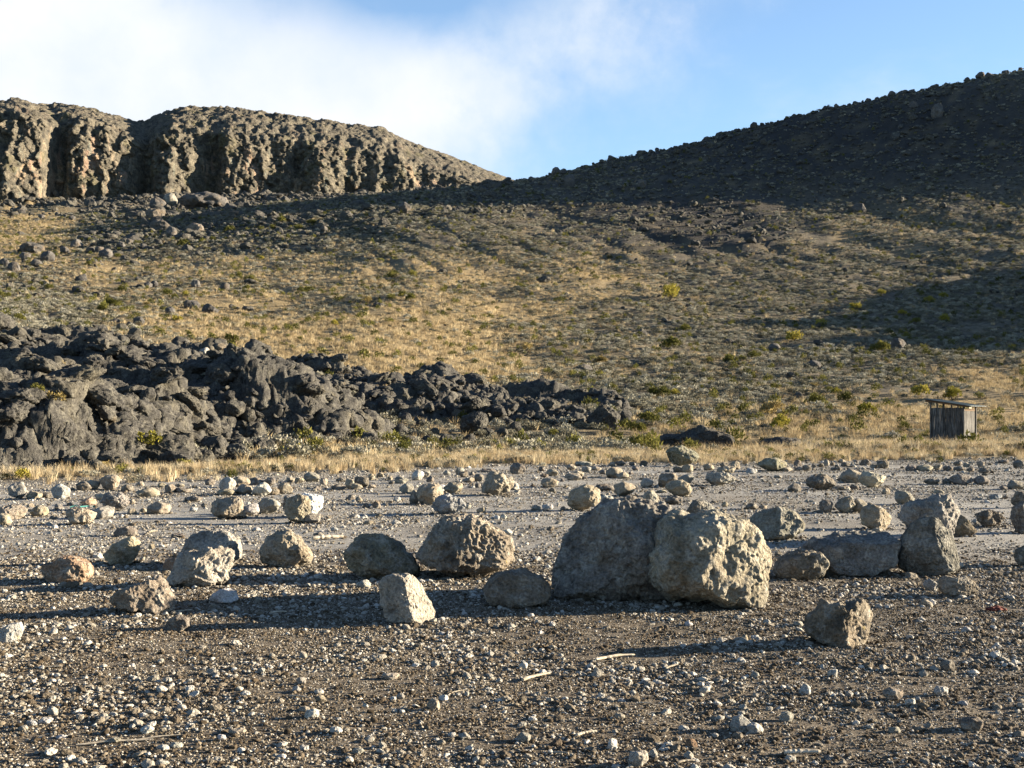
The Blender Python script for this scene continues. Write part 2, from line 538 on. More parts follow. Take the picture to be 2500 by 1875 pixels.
stone = t.ramp(h2, [(0.3, (0.018, 0.018, 0.018)), (0.55, (0.042, 0.040, 0.038)), (0.75, (0.085, 0.080, 0.072))])  # dark stone, toned down further for the shaded upper hill
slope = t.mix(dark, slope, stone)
slope = t.mix(scr, slope, t.ramp(h4, [(0.3, (0.019, 0.018, 0.017)), (0.6, (0.042, 0.039, 0.035))]))  # scree, painted near black to deepen the upper hill's shade
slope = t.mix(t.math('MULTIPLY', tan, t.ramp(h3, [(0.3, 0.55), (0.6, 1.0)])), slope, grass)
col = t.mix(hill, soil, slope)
bh = t.math('ADD', t.math('MULTIPLY', g3, 0.5), t.math('MULTIPLY', g4, 0.25))
nb = bump_of(t, bh, 0.035, 0.9)
nb = bump_of(t, t.math('MULTIPLY', hill, t.math('ADD', h2, t.math('MULTIPLY', h4, 0.4))), 0.7, 0.8, nb)
finish(t, col, 0.97, nb)

# cliff
m, t = new_mat('cliff_rock'); M_CLIFF = m
pos = t.n('ShaderNodeNewGeometry').outputs['Position']
st = t.n('ShaderNodeMapping', Vector=pos, Scale=(1, 1, 0.35)).outputs[0]
c1 = t.noise(pos, 0.30, 8, 0.66, 0.3); c2 = t.noise(st, 0.11, 6, 0.6, 0.5); c3 = t.noise(pos, 1.3, 6, 0.65); c4 = t.noise(st, 0.24, 5, 0.6); c5 = t.noise(pos, 0.085, 6, 0.6)
face = attr(t, 'face')
col = t.ramp(c1, [(0.28, (0.025, 0.024, 0.023)), (0.45, (0.078, 0.070, 0.054)), (0.6, (0.138, 0.121, 0.089)), (0.78, (0.22, 0.195, 0.142))])
pale = t.mix(t.ramp(c4, [(0.42, 0.0), (0.62, 1.0)]), (0.25, 0.195, 0.13), (0.23, 0.15, 0.105))
col = t.mix(t.math('MULTIPLY', face, t.ramp(c2, [(0.55, 0.0), (0.62, 0.85)])), col, pale)
col = t.mix(t.math('MULTIPLY', face, t.ramp(c4, [(0.60, 0.0), (0.68, 0.6)])), col, (0.15, 0.165, 0.135))
col = t.mix(t.ramp(c5, [(0.57, 0.0), (0.66, 0.4)]), col, (0.105, 0.095, 0.04))
col = t.mix(1.0, col, t.ramp(c3, [(0.3, 0.5), (0.7, 1.35)]), 'MULTIPLY')
finish(t, col, 0.95, bump_of(t, t.math('ADD', t.math('MULTIPLY', c1, 1.0), t.math('MULTIPLY', c3, 0.3)), 2.2, 0.9))

# loose gravel
m, t = new_mat('gravel_stone'); M_GRAVEL = m
info = t.n('ShaderNodeObjectInfo'); obj = t.n('ShaderNodeTexCoord').outputs['Object']
col = t.ramp(info.outputs['Random'], [(0.0, (0.075, 0.058, 0.04)), (0.2, (0.14, 0.115, 0.08)), (0.42, (0.215, 0.188, 0.145)), (0.70, (0.30, 0.275, 0.225)), (1.0, (0.48, 0.455, 0.40))])
nn = t.noise(obj, 2.2, 5, 0.65)
col = t.mix(1.0, col, t.ramp(nn, [(0.3, 0.65), (0.7, 1.2)]), 'MULTIPLY')
finish(t, col, 0.95, bump_of(t, nn, 0.5, 0.5))

m, t = new_mat('soil_crumb'); M_CRUMB = m
info = t.n('ShaderNodeObjectInfo')
finish(t, t.ramp(info.outputs['Random'], [(0.0, (0.030, 0.022, 0.013)), (0.7, (0.075, 0.056, 0.035)), (1.0, (0.16, 0.13, 0.09))]), 0.97)

m, t = new_mat('grit'); M_GRIT = m
info = t.n('ShaderNodeObjectInfo')
finish(t, t.ramp(info.outputs['Random'], [(0.0, (0.045, 0.033, 0.020)), (0.45, (0.11, 0.088, 0.058)), (0.75, (0.22, 0.19, 0.14)), (1.0, (0.44, 0.41, 0.35))]), 0.97)


def leaf_material(name, stops, trans=0.25, var=0.35):
    m, t = new_mat(name)
    info = t.n('ShaderNodeObjectInfo')
    geo = t.n('ShaderNodeNewGeometry')
    r = t.math('ADD', t.math('MULTIPLY', info.outputs['Random'], 0.62), t.math('MULTIPLY', geo.outputs['Random Per Island'], 0.38))
    col = t.ramp(r, stops)
    d = t.n('ShaderNodeBsdfDiffuse'); t.set(d.inputs[0], col)
    tr = t.n('ShaderNodeBsdfTranslucent'); t.set(tr.inputs[0], col)
    mx = t.n('ShaderNodeMixShader', i0=trans, i1=d.outputs[0], i2=tr.outputs[0])
    t.n('ShaderNodeOutputMaterial', Surface=mx.outputs[0])
    return m


M_STRAW = leaf_material('dry_grass', [(0.0, (0.22, 0.155, 0.085)), (0.4, (0.36, 0.28, 0.165)), (0.75, (0.46, 0.385, 0.25)), (1.0, (0.55, 0.49, 0.35))], 0.22)
M_TUFT = leaf_material('brown_grass', [(0.0, (0.16, 0.115, 0.065)), (0.5, (0.34, 0.265, 0.15)), (1.0, (0.54, 0.45, 0.285))], 0.2)
M_GREY = leaf_material('grey_scrub', [(0.0, (0.055, 0.052, 0.035)), (0.35, (0.14, 0.132, 0.095)), (0.7, (0.26, 0.245, 0.185)), (1.0, (0.40, 0.385, 0.32))], 0.12)
M_GREEN = leaf_material('heath_leaves', [(0.0, (0.034, 0.037, 0.011)), (0.5, (0.088, 0.087, 0.025)), (1.0, (0.17, 0.155, 0.042))], 0.2)
M_YELLOW = leaf_material('yellow_heath_leaves', [(0.0, (0.09, 0.085, 0.018)), (0.5, (0.20, 0.18, 0.035)), (1.0, (0.33, 0.27, 0.06))], 0.2)
M_BROWNB = leaf_material('dry_heath_leaves', [(0.0, (0.10, 0.075, 0.03)), (0.5, (0.20, 0.155, 0.06)), (1.0, (0.33, 0.25, 0.11))], 0.2)
m, t = new_mat('twig_bark'); M_TWIG = m
finish(t, (0.11, 0.085, 0.06, 1))


def wood_material(name, a, b, c, sc=(40, 40, 2.2)):
    m, t = new_mat(name)
    obj = t.n('ShaderNodeTexCoord').outputs['Object']
    info = t.n('ShaderNodeObjectInfo')
    v = t.n('ShaderNodeVectorMath', dict(operation='ADD'), i0=obj, i1=t.n('ShaderNodeCombineXYZ', X=t.math('MULTIPLY', info.outputs['Random'], 50.0)).outputs[0]).outputs[0]
    s = t.n('ShaderNodeMapping', Vector=v, Scale=sc).outputs[0]
    n = t.noise(s, 1.0, 6, 0.65, 0.4)
    k = t.noise(v, 2.0, 4, 0.6)
    col = t.ramp(n, [(0.3, a), (0.5, b), (0.72, c)])
    col = t.mix(1.0, col, t.ramp(k, [(0.3, 0.65), (0.7, 1.2)]), 'MULTIPLY')
    col = t.mix(1.0, col, t.ramp(info.outputs['Random'], [(0.0, 0.72), (1.0, 1.15)]), 'MULTIPLY')
    finish(t, col, 0.9, bump_of(t, n, 0.006, 0.8))
    return m


M_PLANK = wood_material('weathered_plank', (0.025, 0.023, 0.021), (0.075, 0.071, 0.064), (0.27, 0.26, 0.235))
M_BEAM = wood_material('brown_beam', (0.07, 0.045, 0.03), (0.13, 0.085, 0.055), (0.2, 0.14, 0.09), (2.2, 40, 40))
M_STICK = wood_material('bleached_wood', (0.22, 0.18, 0.13), (0.36, 0.31, 0.23), (0.5, 0.45, 0.36), (3, 30, 30))
m, t = new_mat('roof_sheet'); M_ROOF = m
obj = t.n('ShaderNodeTexCoord').outputs['Object']
n = t.noise(obj, 3.0, 6, 0.6)
finish(t, t.ramp(n, [(0.3, (0.025, 0.037, 0.033)), (0.7, (0.05, 0.068, 0.06))]), 0.5, None, 0.4)
m, t = new_mat('red_rag'); M_RAG = m
n = t.noise(t.n('ShaderNodeTexCoord').outputs['Object'], 14.0, 5, 0.6)
finish(t, t.ramp(n, [(0.3, (0.075, 0.02, 0.014)), (0.7, (0.15, 0.045, 0.03))]), 0.8)
m, t = new_mat('teal_string'); M_STRING = m
finish(t, (0.03, 0.16, 0.14, 1), 0.6)

# ---------------------------------------------------------------- ground sheet
nu, nr = 520, 520
u = np.linspace(-0.88, 0.88, nu)
s = np.geomspace(2.0, 912.0, nr) - 12.0 + 4.0      # from six metres behind the eye to the far hills
Y = s[:, None] + 0 * u[None, :]
X = (Y + 12.0) * u[None, :]
Z = ground(X, Y)
Z = np.where(Y < 20, 0.022 * perlin2(X / 2.2, Y / 2.2, 9) + 0.010 * perlin2(X / 0.6, Y / 0.6, 10) + 0.007 * perlin2(X / 0.19, Y / 0.19, 12), Z)
# the plain runs on under the lava flow
me = mk_mesh('ground', np.stack([X, Y, Z], -1).reshape(-1, 3), grid_faces(nr, nu), M_GROUND)
xx, yy, zz = X.ravel(), Y.ravel(), Z.ravel()
ct, cd, cs = cover(xx, yy, zz)
fe = np.interp(px_of(xx, yy), EDGE_P, EDGE_D)
hl = sstep(-1.5, 2.5, yy - fe + 1.4 * perlin2(xx / 2.5, yy / 2.5, 50))
gr = sstep(9.5, 15.5, yy + 2.2 * perlin2(xx / 3.0, yy / 2.0, 51)) * 0.9 + 0.1
for nm, a in (('tan', ct), ('dark', cd), ('scree_shade', cs), ('hill', hl), ('grit', gr)):
    at = me.attributes.new(nm, 'FLOAT', 'POINT')
    at.data.foreach_set('value', a.astype(np.float32))
add('ground', me, kind='structure')

# the lava flow: a tongue of rounded, broken crust
nu, nr = 540, 500
pxs = np.linspace(-600, 1640, nu)
Dv = np.concatenate([np.geomspace(26.5, 62, 350, endpoint=False), np.geomspace(62, 86, 110, endpoint=False), np.geomspace(86, 112, 40)])
Y = Dv[:, None] + 0 * pxs[None, :]
X = (pxs[None, :] - CX) / F * Y
Z = lava(X, Y)
P = np.stack([X, Y, Z], -1)
nrm = np.cross(np.gradient(P, axis=1), np.gradient(P, axis=0)); nrm /= np.linalg.norm(nrm, axis=-1, keepdims=True) + 1e-9
q = P.reshape(-1, 3); nf = nrm.reshape(-1, 3)
qa = q + 0.25 * np.stack([perlin3(q / 1.6, 143), perlin3(q / 1.6, 144), perlin3(q / 1.6, 145)], -1)
d = 0.34 * np.round(perlin3(qa / np.array([1.9, 2.2, 1.0]), 140) * 3.0) / 2.2 + 0.20 * np.round(perlin3(qa / np.array([0.8, 0.9, 0.5]), 146) * 3.0) / 2.2
d = d + 0.16 * perlin3(q / 0.62, 141) + 0.12 * (0.3 - np.abs(perlin3(q / 0.33, 142)))
d = d * np.clip((Z.reshape(-1) - ground(X.reshape(-1), Y.reshape(-1)) + 1.0) / 1.5, 0, 1)
P = q + nf * d[:, None]
X, Y, Z = P[:, 0], P[:, 1], P[:, 2]
me = mk_mesh('lava_flow', np.stack([X, Y, Z], -1).reshape(-1, 3), grid_faces(nr, nu), M_LAVA)
add('lava_flow', me, kind='structure')

# ---------------------------------------------------------------- the cliff
CP = np.array([-900, -300, 0, 40, 75, 92, 125, 200, 300, 325, 350, 400, 460, 520, 600, 690, 760, 900, 938, 955, 1000, 1050, 1100, 1160, 1230, 1300, 1400])
CT = np.array([330, 262, 250, 247, 257, 262, 249, 262, 288, 295, 292, 271, 258, 257, 264, 275, 285, 305, 309, 322, 345, 364, 384, 408, 437, 462, 490])
BP = np.array([-900, 0, 250, 500, 800, 1000, 1150, 1250, 1400])
BY = np.array([500, 478, 492, 500, 505, 492, 470, 460, 480])
nu, nv, nd = 760, 150, 70
px = np.linspace(-900, 1400, nu)
crest = np.interp(px, CP, CT) + np.interp(px, [900, 1150], [11, 2]); crest = np.convolve(np.pad(crest, 3, mode='edge'), np.ones(7) / 7, 'valid')
base = np.interp(px, BP, BY) + 22
hgt = np.clip((base - crest) / 240.0, 0.05, 1)
rimf = np.interp(px, [-900, 0, 300, 600, 900, 1100, 1250, 1400], [.86, .9, .82, .74, .70, .62, .5, .4])
rim = base + (crest - base) * rimf
# buttresses and clefts along the wall, in metres towards the eye
but = 8 * perlin2(px / 120, px * 0 + 3.3, 60) + 3.2 * perlin2(px / 47, px * 0 + 9.1, 61) + 1.5 * perlin2(px / 19, px * 0 + 1.7, 62)
def cleft(c, wl, wr, d):
    return -d * np.where(px < c, np.exp(-((px - c) / wl) ** 2), np.exp(-((px - c) / wr) ** 2))
but = but + cleft(112, 9, 48, 20) + cleft(330, 26, 30, 12) + cleft(505, 30, 40, 9) + cleft(720, 22, 30, 8) + cleft(850, 18, 30, 6)
but = but * np.clip(hgt * 1.3, 0.15, 1)
SK = (px - 600) * 0.085       # the wall swings away towards the notch
D0 = 582 - but + SK
rows = []
facev = []
for j in range(nv):
    v = j / (nv - 1)
    D = D0 + 9 * v ** 2.2 + 2.0 * v
    bulge = np.clip(but, -30, 6) * 0.5 * v ** 3
    z = zimg(582.0 + SK, base) * (1 - v) + zimg(596.0 + SK, rim) * v
    rows.append(np.stack([(px - CX) * (585.0 + SK) / F, D + bulge, z], -1)); facev.append(np.full(nu, 1.0 - 0.6 * sstep(0.85, 1, v)))
last = rows[-1]
for j in range(1, nd):
    v = j / (nd - 1)
    Dc = 665.0 + SK
    D = last[:, 1] + (Dc - last[:, 1]) * v
    zc = zimg(Dc, crest)
    z = last[:, 2] + (zc - last[:, 2]) * (1 - (1 - v) ** 1.65)
    x0 = last[:, 0]; x1 = (px - CX) * Dc / F
    rows.append(np.stack([x0 + (x1 - x0) * v, D, z], -1)); facev.append(np.full(nu, 0.35 * (1 - v)))
last = rows[-1]
for j in range(1, 14):
    v = j / 13
    rows.append(np.stack([last[:, 0], last[:, 1] + 170 * v, last[:, 2] - 60 * v ** 1.3 - 2 * v], -1)); facev.append(np.zeros(nu))
P = np.array(rows)
q = P.reshape(-1, 3)
hh = np.tile(hgt, len(rows))
jj = np.repeat(np.arange(len(rows)), nu)
wv = np.clip(np.where(jj < nv, 1.0, np.maximum(0.32, 1 - (jj - nv) / 26.0)), 0, 1) * np.where(jj > nv + nd - 8, 0.35, 1.0)
st = q * np.array([1, 1, 0.72])
d = 2.6 * fbm3(st / 13.0, 3, 70) + 1.2 * (0.35 - np.abs(perlin3(st / 6.0, 75))) + 1.1 * perlin3(q / 3.6, 76) + 0.6 * perlin3(q / 1.7, 77)
w1 = perlin3(q / 7.0, 79); w2 = perlin3(q / 7.0, 80)
a1, b1, i1 = worley2(q[:, 0] / 4.6 + 0.5 * w1, (q[:, 2] + 0.35 * q[:, 1]) / 8.5 + 0.35 * w2, 78)
a2, b2, i2 = worley2(q[:, 0] / 1.9 + 0.5 * w2, (q[:, 2] + 0.35 * q[:, 1]) / 3.4 + 0.4 * w1, 85)
a3, b3, i3 = worley2(q[:, 0] / 0.95, (q[:, 2] + 0.35 * q[:, 1]) / 1.5, 86)
d = d + 3.4 * (i1 - 0.5) + 1.9 * (i2 - 0.5) + 0.8 * (i3 - 0.5)
d = d - 0.9 * (1 - sstep(0, 0.13, b1 - a1)) - 0.5 * (1 - sstep(0, 0.14, b2 - a2))
# undercut hollows along the foot
un = sstep(0.1, 0.5, perlin2(q[:, 0] / 14.0, q[:, 0] * 0 + 5.5, 81)) * np.where(jj < nv, np.exp(-((jj / nv - 0.13) / 0.09) ** 2), 0)
d = d - 7.0 * un
top_w = np.where(jj < nv, np.clip(1 - jj / nv * 0.5, 0.4, 1), np.maximum(0.22, 0.5 - (jj - nv) / 60.0))
q = q.copy()
q[:, 1] -= d * wv * (0.35 + 0.65 * np.clip(hh, 0, 1)) * np.where(jj < nv, 1.0, top_w * 1.6)
q[:, 2] += d * np.where(jj < nv, 0.15 * top_w, 0.42 * np.where(jj > nv + nd - 14, 0.55, 1.0)) * (0.3 + 0.7 * hh)
me = mk_mesh('cliff', q, grid_faces(len(rows), nu), M_CLIFF)
at = me.attributes.new('face', 'FLOAT', 'POINT')
at.data.foreach_set('value', np.concatenate(facev).astype(np.float32))
add('cliff', me, kind='structure')

# ---------------------------------------------------------------- stones
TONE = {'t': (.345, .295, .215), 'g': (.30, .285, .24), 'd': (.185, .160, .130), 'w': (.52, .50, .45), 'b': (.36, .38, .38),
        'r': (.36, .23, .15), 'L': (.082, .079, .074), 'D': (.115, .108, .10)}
TONE_WORD = {'t': 'tan', 'g': 'grey', 'd': 'dark brown', 'w': 'whitish', 'b': 'bluish grey', 'r': 'reddish', 'L': 'black', 'D': 'dark grey'}


def radial(outline, n=720, sig=5):
    """outline (x, z) about its middle -> radius for each angle"""
    o = np.asarray(outline, float)
    o2 = np.vstack([o, o[:1]])
    pts = np.concatenate([np.linspace(o2[i], o2[i + 1], 60, endpoint=False) for i in range(len(o))])
    ang = np.arctan2(pts[:, 1], pts[:, 0]); rad = np.hypot(pts[:, 0], pts[:, 1])
    k = np.argsort(ang); ang = ang[k]; rad = rad[k]
    th = np.linspace(-math.pi, math.pi, n, endpoint=False)
    r = np.interp(th, np.concatenate([ang - 2 * math.pi, ang, ang + 2 * math.pi]), np.tile(rad, 3))
    ker = np.exp(-0.5 * (np.arange(-3 * sig, 3 * sig + 1) / sig) ** 2); ker /= ker.sum()
    return np.convolve(np.concatenate([r[-3 * sig:], r, r[:3 * sig]]), ker, 'valid')


def rock_verts(wm, dm, hm, level, seed, rough=1.0, outline=None, ncut=5, cuts=(), pits=1.0):
    """a stone wm wide, dm deep, hm high standing on z = 0; outline: its front profile in metres about the middle of its box"""
    rs = np.random.default_rng(seed)
    p0, f = ico(level)
    p = p0.copy()
    s = max(wm, hm)
    off = rs.uniform(-50, 50, 3)
    if outline is not None:
        R = radial(outline)
        th = np.arctan2(p[:, 2], p[:, 0])
        rho = np.hypot(p[:, 0], p[:, 2])
        yv = np.sign(p[:, 1]) * np.abs(p[:, 1]) ** 0.85
        r = np.interp(th, np.linspace(-math.pi, math.pi, 720, endpoint=False), R, period=2 * math.pi) * rho ** 0.72
        v = np.stack([r * np.cos(th), yv * dm / 2, r * np.sin(th)], -1)
        low = 0.045
        cutn = [(rs.uniform(-.6, .6), -1.0, rs.uniform(-.35, .45), rs.uniform(.62, .85)) for _ in range(ncut)] + list(cuts)
        for c in cutn:
            nn = np.array(c[:3]); nn /= np.linalg.norm(nn)
            e = np.array([wm / 2, dm / 2, hm / 2])
            lim = c[3] * np.linalg.norm(nn * e)
            dd = v @ nn - lim
            v = v - nn * (np.maximum(dd, 0) * 0.88)[:, None]
    else:
        p = p * (1 + 0.20 * perlin3(p * 1.1 + off, 2) + 0.09 * perlin3(p * 2.3 + off, 3))[:, None]
        for _ in range(ncut + 3):
            nn = rs.normal(size=3); nn /= np.linalg.norm(nn)
            dd = p @ nn - rs.uniform(0.62, 0.92)
            p = p - nn * (np.maximum(dd, 0) * 0.85)[:, None]
        lo, hi = p.min(0), p.max(0)
        v = ((p - lo) / (hi - lo) - 0.5) * np.array([wm, dm, hm])
        low = 0.03
    nrm = p0 / np.array([wm, dm, hm]) ** 2 * s * s
    nrm /= np.linalg.norm(nrm, axis=1, keepdims=True)
    qn = v / s + off
    d = low * fbm3(qn * 2.6, 2, seed % 97) + 0.030 * (0.3 - np.abs(perlin3(qn * 5.5, 11))) + 0.014 * perlin3(qn * 11.0, 12)
    if level >= 5:
        # sharp-edged chips
        c1 = perlin3(qn * 6.5, 21); d = d + 0.022 * np.round(c1 * 2.2) / 2.2
    if level >= 4:
        d = d + 0.020 * (0.3 - np.abs(perlin3(qn * 17.0, 13))) * pits + 0.010 * perlin3(qn * 34.0, 14)
        pit = sstep(0.30, 0.62, perlin3(qn * 9.0, 15))
        d = d - 0.014 * pit * pits
    v = v + nrm * (d * s * rough)[:, None]
    v[:, 2] -= v[:, 2].min()
    if outline is None:
        v[:, 2] *= hm / v[:, 2].max()
    return v, f


STONES = []          # every loose stone on the plain: dicts with object, photo position and tone


def put_stone(x0, y0, x1, y1, tone='t', outline=None, level=None, label=None, short=None, name=None, depth=0.85, rough=1.0,
              ncut=4, cuts=(), color=None, group=None, cat=None, surf=None, mat=None, pits=1.0, sink=0.0, D=None):
    """a stone seen between photo columns x0-x1 and rows y0-y1, resting on the ground"""
    seed = 1000 + len(bpy.data.objects)
    Df = D if D else CAMZ * F / (y1 - HY)
    wm = (x1 - x0) * Df / F
    dm = wm * depth
    Dc = Df + 0.28 * dm
    k = Dc / F
    wm = (x1 - x0) * k; hm = (y1 - y0) * k; dm = wm * depth
    if level is None:
        wpx = x1 - x0
        level = 3 if wpx < 60 else (4 if wpx < 130 else 5)
    xc = ((x0 + x1) / 2 - CX) * k
    zb = CAMZ + (HY - y1) * k
    ol = None
    if outline is not None:
        mx, my = (x0 + x1) / 2, (y0 + y1) / 2
        ol = [((a - mx) * k, (my - b) * k) for a, b in outline]
    v, f = rock_verts(wm, dm, hm, level, seed, rough, ol, ncut, cuts, pits)
    me = mk_mesh(name or 'stone', v, f, mat or (M_ROCK if x1 - x0 > 90 else M_SMALL))
    g = float(ground(xc, Dc))
    if D is None:
        zb = min(zb, g - 0.015) if zb > g - 0.05 * hm else max(zb, g - 0.10 * hm)
    rz = 0.0 if ol is not None else random.uniform(-0.25, 0.25)
    o = add(name or ('boulder' if wm > 0.26 else 'stone'), me, (xc, Dc, zb - sink * hm), rz)
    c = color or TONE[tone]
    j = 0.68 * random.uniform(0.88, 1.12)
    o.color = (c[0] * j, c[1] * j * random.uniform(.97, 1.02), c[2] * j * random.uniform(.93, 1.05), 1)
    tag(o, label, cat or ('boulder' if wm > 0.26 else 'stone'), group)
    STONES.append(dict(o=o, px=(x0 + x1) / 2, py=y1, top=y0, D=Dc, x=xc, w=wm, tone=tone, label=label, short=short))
    return o


def zt(pts, ox, oy, sc):
    return [(ox + a / sc, oy + b / sc) for a, b in pts]


Z1, Z2, Z3 = (0, 1100, 2.458), (800, 1100, 2.765), (1500, 1050, 2.212)


def landmark(frame, pts, tone, label, short, **kw):
    o = zt(pts, *frame) if frame else pts
    xs = [p[0] for p in o]; ys = [p[1] for p in o]
    return put_stone(min(xs), min(ys), max(xs), max(ys), tone, outline=o, label=label, short=short, name='boulder', cat='boulder', **kw)


# the big boulders of the near field
landmark(None, [(1350, 1462), (1356, 1402), (1374, 1345), (1396, 1288), (1436, 1261), (1470, 1243), (1526, 1235), (1582, 1237), (1622, 1249), (1655, 1278),
                (1680, 1330), (1675, 1400), (1640, 1466), (1503, 1475), (1400, 1472)], 'g',
         'huge grey boulder, the largest, mostly in shade, leaning on the big pitted block', 'the huge shaded boulder', level=6, depth=0.75, ncut=0, D=10.22,
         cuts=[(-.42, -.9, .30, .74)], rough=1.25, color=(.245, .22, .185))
landmark(Z3, [(175, 700), (195, 600), (235, 520), (290, 490), (370, 490), (450, 482), (560, 490), (660, 500), (740, 540), (790, 600), (825, 680), (830, 780),
              (815, 880), (800, 945), (740, 955), (630, 955), (560, 960), (500, 935), (400, 930), (300, 925), (230, 890), (185, 800)], 'g',
         'big pitted blocky boulder with its broad face lit, in front of the huge shaded boulder', 'the big pitted blocky boulder', level=6, depth=0.95, ncut=0,
         cuts=[(.42, -.90, .05, .74), (-.02, -1, .22, .90)], rough=1.15, pits=0.45, color=(.33, .29, .205))
landmark(Z2, [(605, 740), (630, 690), (700, 600), (770, 510), (830, 475), (890, 465), (1000, 480), (1090, 520), (1170, 590), (1225, 625), (1240, 680), (1225, 780),
              (1190, 830), (1120, 850), (1040, 870), (900, 870), (750, 855), (660, 800)], 't',
         'big domed tan boulder tapering to a point, behind the leaning wedge', 'the big domed tan boulder', level=6, depth=0.9, ncut=1, rough=1.2, pits=1.5, cuts=[(.35, -1, .25, .74)])
landmark(Z2, [(120, 690), (150, 640), (200, 600), (280, 574), (370, 578), (430, 610), (500, 690), (560, 740), (605, 790), (612, 830), (580, 860), (420, 870),
              (330, 875), (230, 850), (160, 800), (125, 750)], 'd',
         'dark rounded boulder with a lit flat top, its low tail touching the domed tan boulder', 'the dark flat-topped boulder', level=5, depth=0.85, ncut=1, rough=1.3, cuts=[(.50, -.72, .5, .52)], color=(.27, .24, .18))
landmark(Z2, [(330, 890), (380, 868), (400, 845), (470, 850), (540, 850), (640, 930), (680, 1010), (730, 1090), (745, 1140), (720, 1165), (640, 1165), (560, 1170),
              (480, 1175), (400, 1150), (350, 1030)], 'w',
         'pale leaning wedge of stone, shaded on one face and bright on the other', 'the pale leaning wedge', level=5, depth=0.75, ncut=0, cuts=[(.80, -.62, .30, .30), (-.32, -.93, .1, .48)], color=(.42, .38, .30))
landmark(Z2, [(1058, 950), (1080, 900), (1130, 860), (1230, 825), (1340, 830), (1450, 870), (1505, 930), (1505, 990), (1470, 1030), (1380, 1050), (1280, 1070),
              (1180, 1060), (1100, 1030), (1065, 1000)], 'd',
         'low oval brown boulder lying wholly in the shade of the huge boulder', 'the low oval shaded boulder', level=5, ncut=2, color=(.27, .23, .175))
landmark(Z3, [(378, 470), (400, 430), (432, 388), (480, 388), (520, 410), (560, 440), (620, 490), (560, 515), (420, 510)], 'g',
         'small peaked boulder showing over the top of the big pitted block', 'the peaked boulder', level=5, cuts=[(.5, -.7, .6, .5)])
landmark(Z3, [(720, 490), (760, 450), (870, 420), (920, 423), (980, 460), (1028, 510), (1020, 550), (960, 585), (880, 595), (800, 590), (740, 560)], 'g',
         'smooth lens-shaped grey boulder standing alone behind the flat hollowed slab', 'the lens-shaped grey boulder', level=5, cuts=[(-.5, -.9, .3, .6)])
landmark(Z3, [(1330, 470), (1350, 420), (1390, 403), (1460, 430), (1505, 470), (1500, 510), (1460, 540), (1380, 537), (1335, 510)], 't',
         'round split boulder with a dark gash down its front, behind the flat slab', 'the gashed round boulder', level=5, cuts=[(.7, -.8, 0, .45)])
landmark(Z3, [(1545, 500), (1580, 430), (1640, 410), (1700, 405), (1740, 380), (1790, 380), (1830, 420), (1855, 480), (1840, 560), (1810, 610), (1620, 610)], 'g',
         'craggy grey boulder with a lit knob on top, behind the tall black-shaded boulder', 'the craggy knobbed boulder', level=5, rough=1.6, color=(.31, .29, .26))
landmark(Z3, [(1535, 720), (1555, 640), (1560, 580), (1620, 510), (1680, 475), (1740, 480), (1800, 530), (1840, 600), (1860, 700), (1850, 750), (1780, 785),
              (1700, 790), (1600, 780), (1545, 745)], 'd',
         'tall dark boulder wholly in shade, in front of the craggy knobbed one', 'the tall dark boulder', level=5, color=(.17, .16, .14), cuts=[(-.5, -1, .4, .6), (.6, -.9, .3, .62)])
landmark(Z3, [(1038, 620), (1100, 590), (1200, 570), (1300, 550), (1420, 555), (1490, 580), (1530, 610), (1515, 690), (1460, 760), (1350, 790), (1200, 795),
              (1150, 780), (1060, 690)], 'd',
         'wide flat dark slab with a hollow in its top, beside the tall dark boulder', 'the wide hollowed slab', level=5, color=(.21, .20, .175), cuts=[(0, -.2, 1, .66), (.1, -1, .1, .6)])
landmark(Z3, [(865, 760), (890, 700), (940, 675), (1020, 655), (1110, 665), (1150, 710), (1155, 760), (1120, 790), (1060, 815), (940, 812), (880, 800)], 't',
         'loaf-shaped brown boulder leaning against the near end of the hollowed slab', 'the loaf-shaped boulder', level=5, color=(.27, .235, .18))
landmark(Z3, [(1040, 1080), (1060, 1030), (1110, 980), (1130, 925), (1210, 932), (1260, 950), (1330, 920), (1390, 940), (1430, 1000), (1420, 1060), (1380, 1130),
              (1300, 1180), (1180, 1170), (1080, 1140), (1045, 1110)], 'd',
         'brown boulder with a notched top standing alone on the near gravel', 'the notched brown boulder', level=5, ncut=1, rough=1.25, color=(.235, .195, .15), cuts=[(.75, -.75, .1, .40), (-.45, -.9, .3, .55)])
landmark(Z3, [(1668, 825), (1682, 800), (1705, 793), (1735, 810), (1750, 840), (1730, 862), (1690, 862)], 'w',
         'small pale rounded stone at the foot of the tall dark boulder', 'the small pale round stone', level=4)
landmark(Z3, [(1755, 845), (1775, 810), (1800, 788), (1860, 787), (1940, 810), (1965, 850), (1930, 880), (1850, 900), (1780, 888)], 't',
         'low tan boulder beside the small pale round stone, in front of the tall dark one', 'the low tan boulder', level=5, cuts=[(.3, -1, .3, .6)])
landmark(Z3, [(1835, 560), (1845, 500), (1880, 458), (1920, 500), (1955, 545), (1905, 577), (1850, 577)], 'd',
         'brown triangular boulder tucked against the craggy knobbed one', 'the brown triangular boulder', level=4, color=(.24, .20, .14))
landmark(Z3, [(1953, 470), (2000, 443), (2070, 455), (2100, 485), (2070, 527), (1990, 525)], 'd',
         'dark pitted boulder with hollows, past the brown triangular one', 'the dark hollowed boulder', level=5, rough=1.8, color=(.19, .155, .12))
landmark(Z3, [(2145, 480), (2155, 420), (2200, 382), (2260, 390), (2300, 440), (2300, 520), (2250, 560), (2180, 555)], 'd',
         'dark round boulder half out of view at the edge, level with the craggy knobbed one', 'the dark boulder at the edge', level=5)
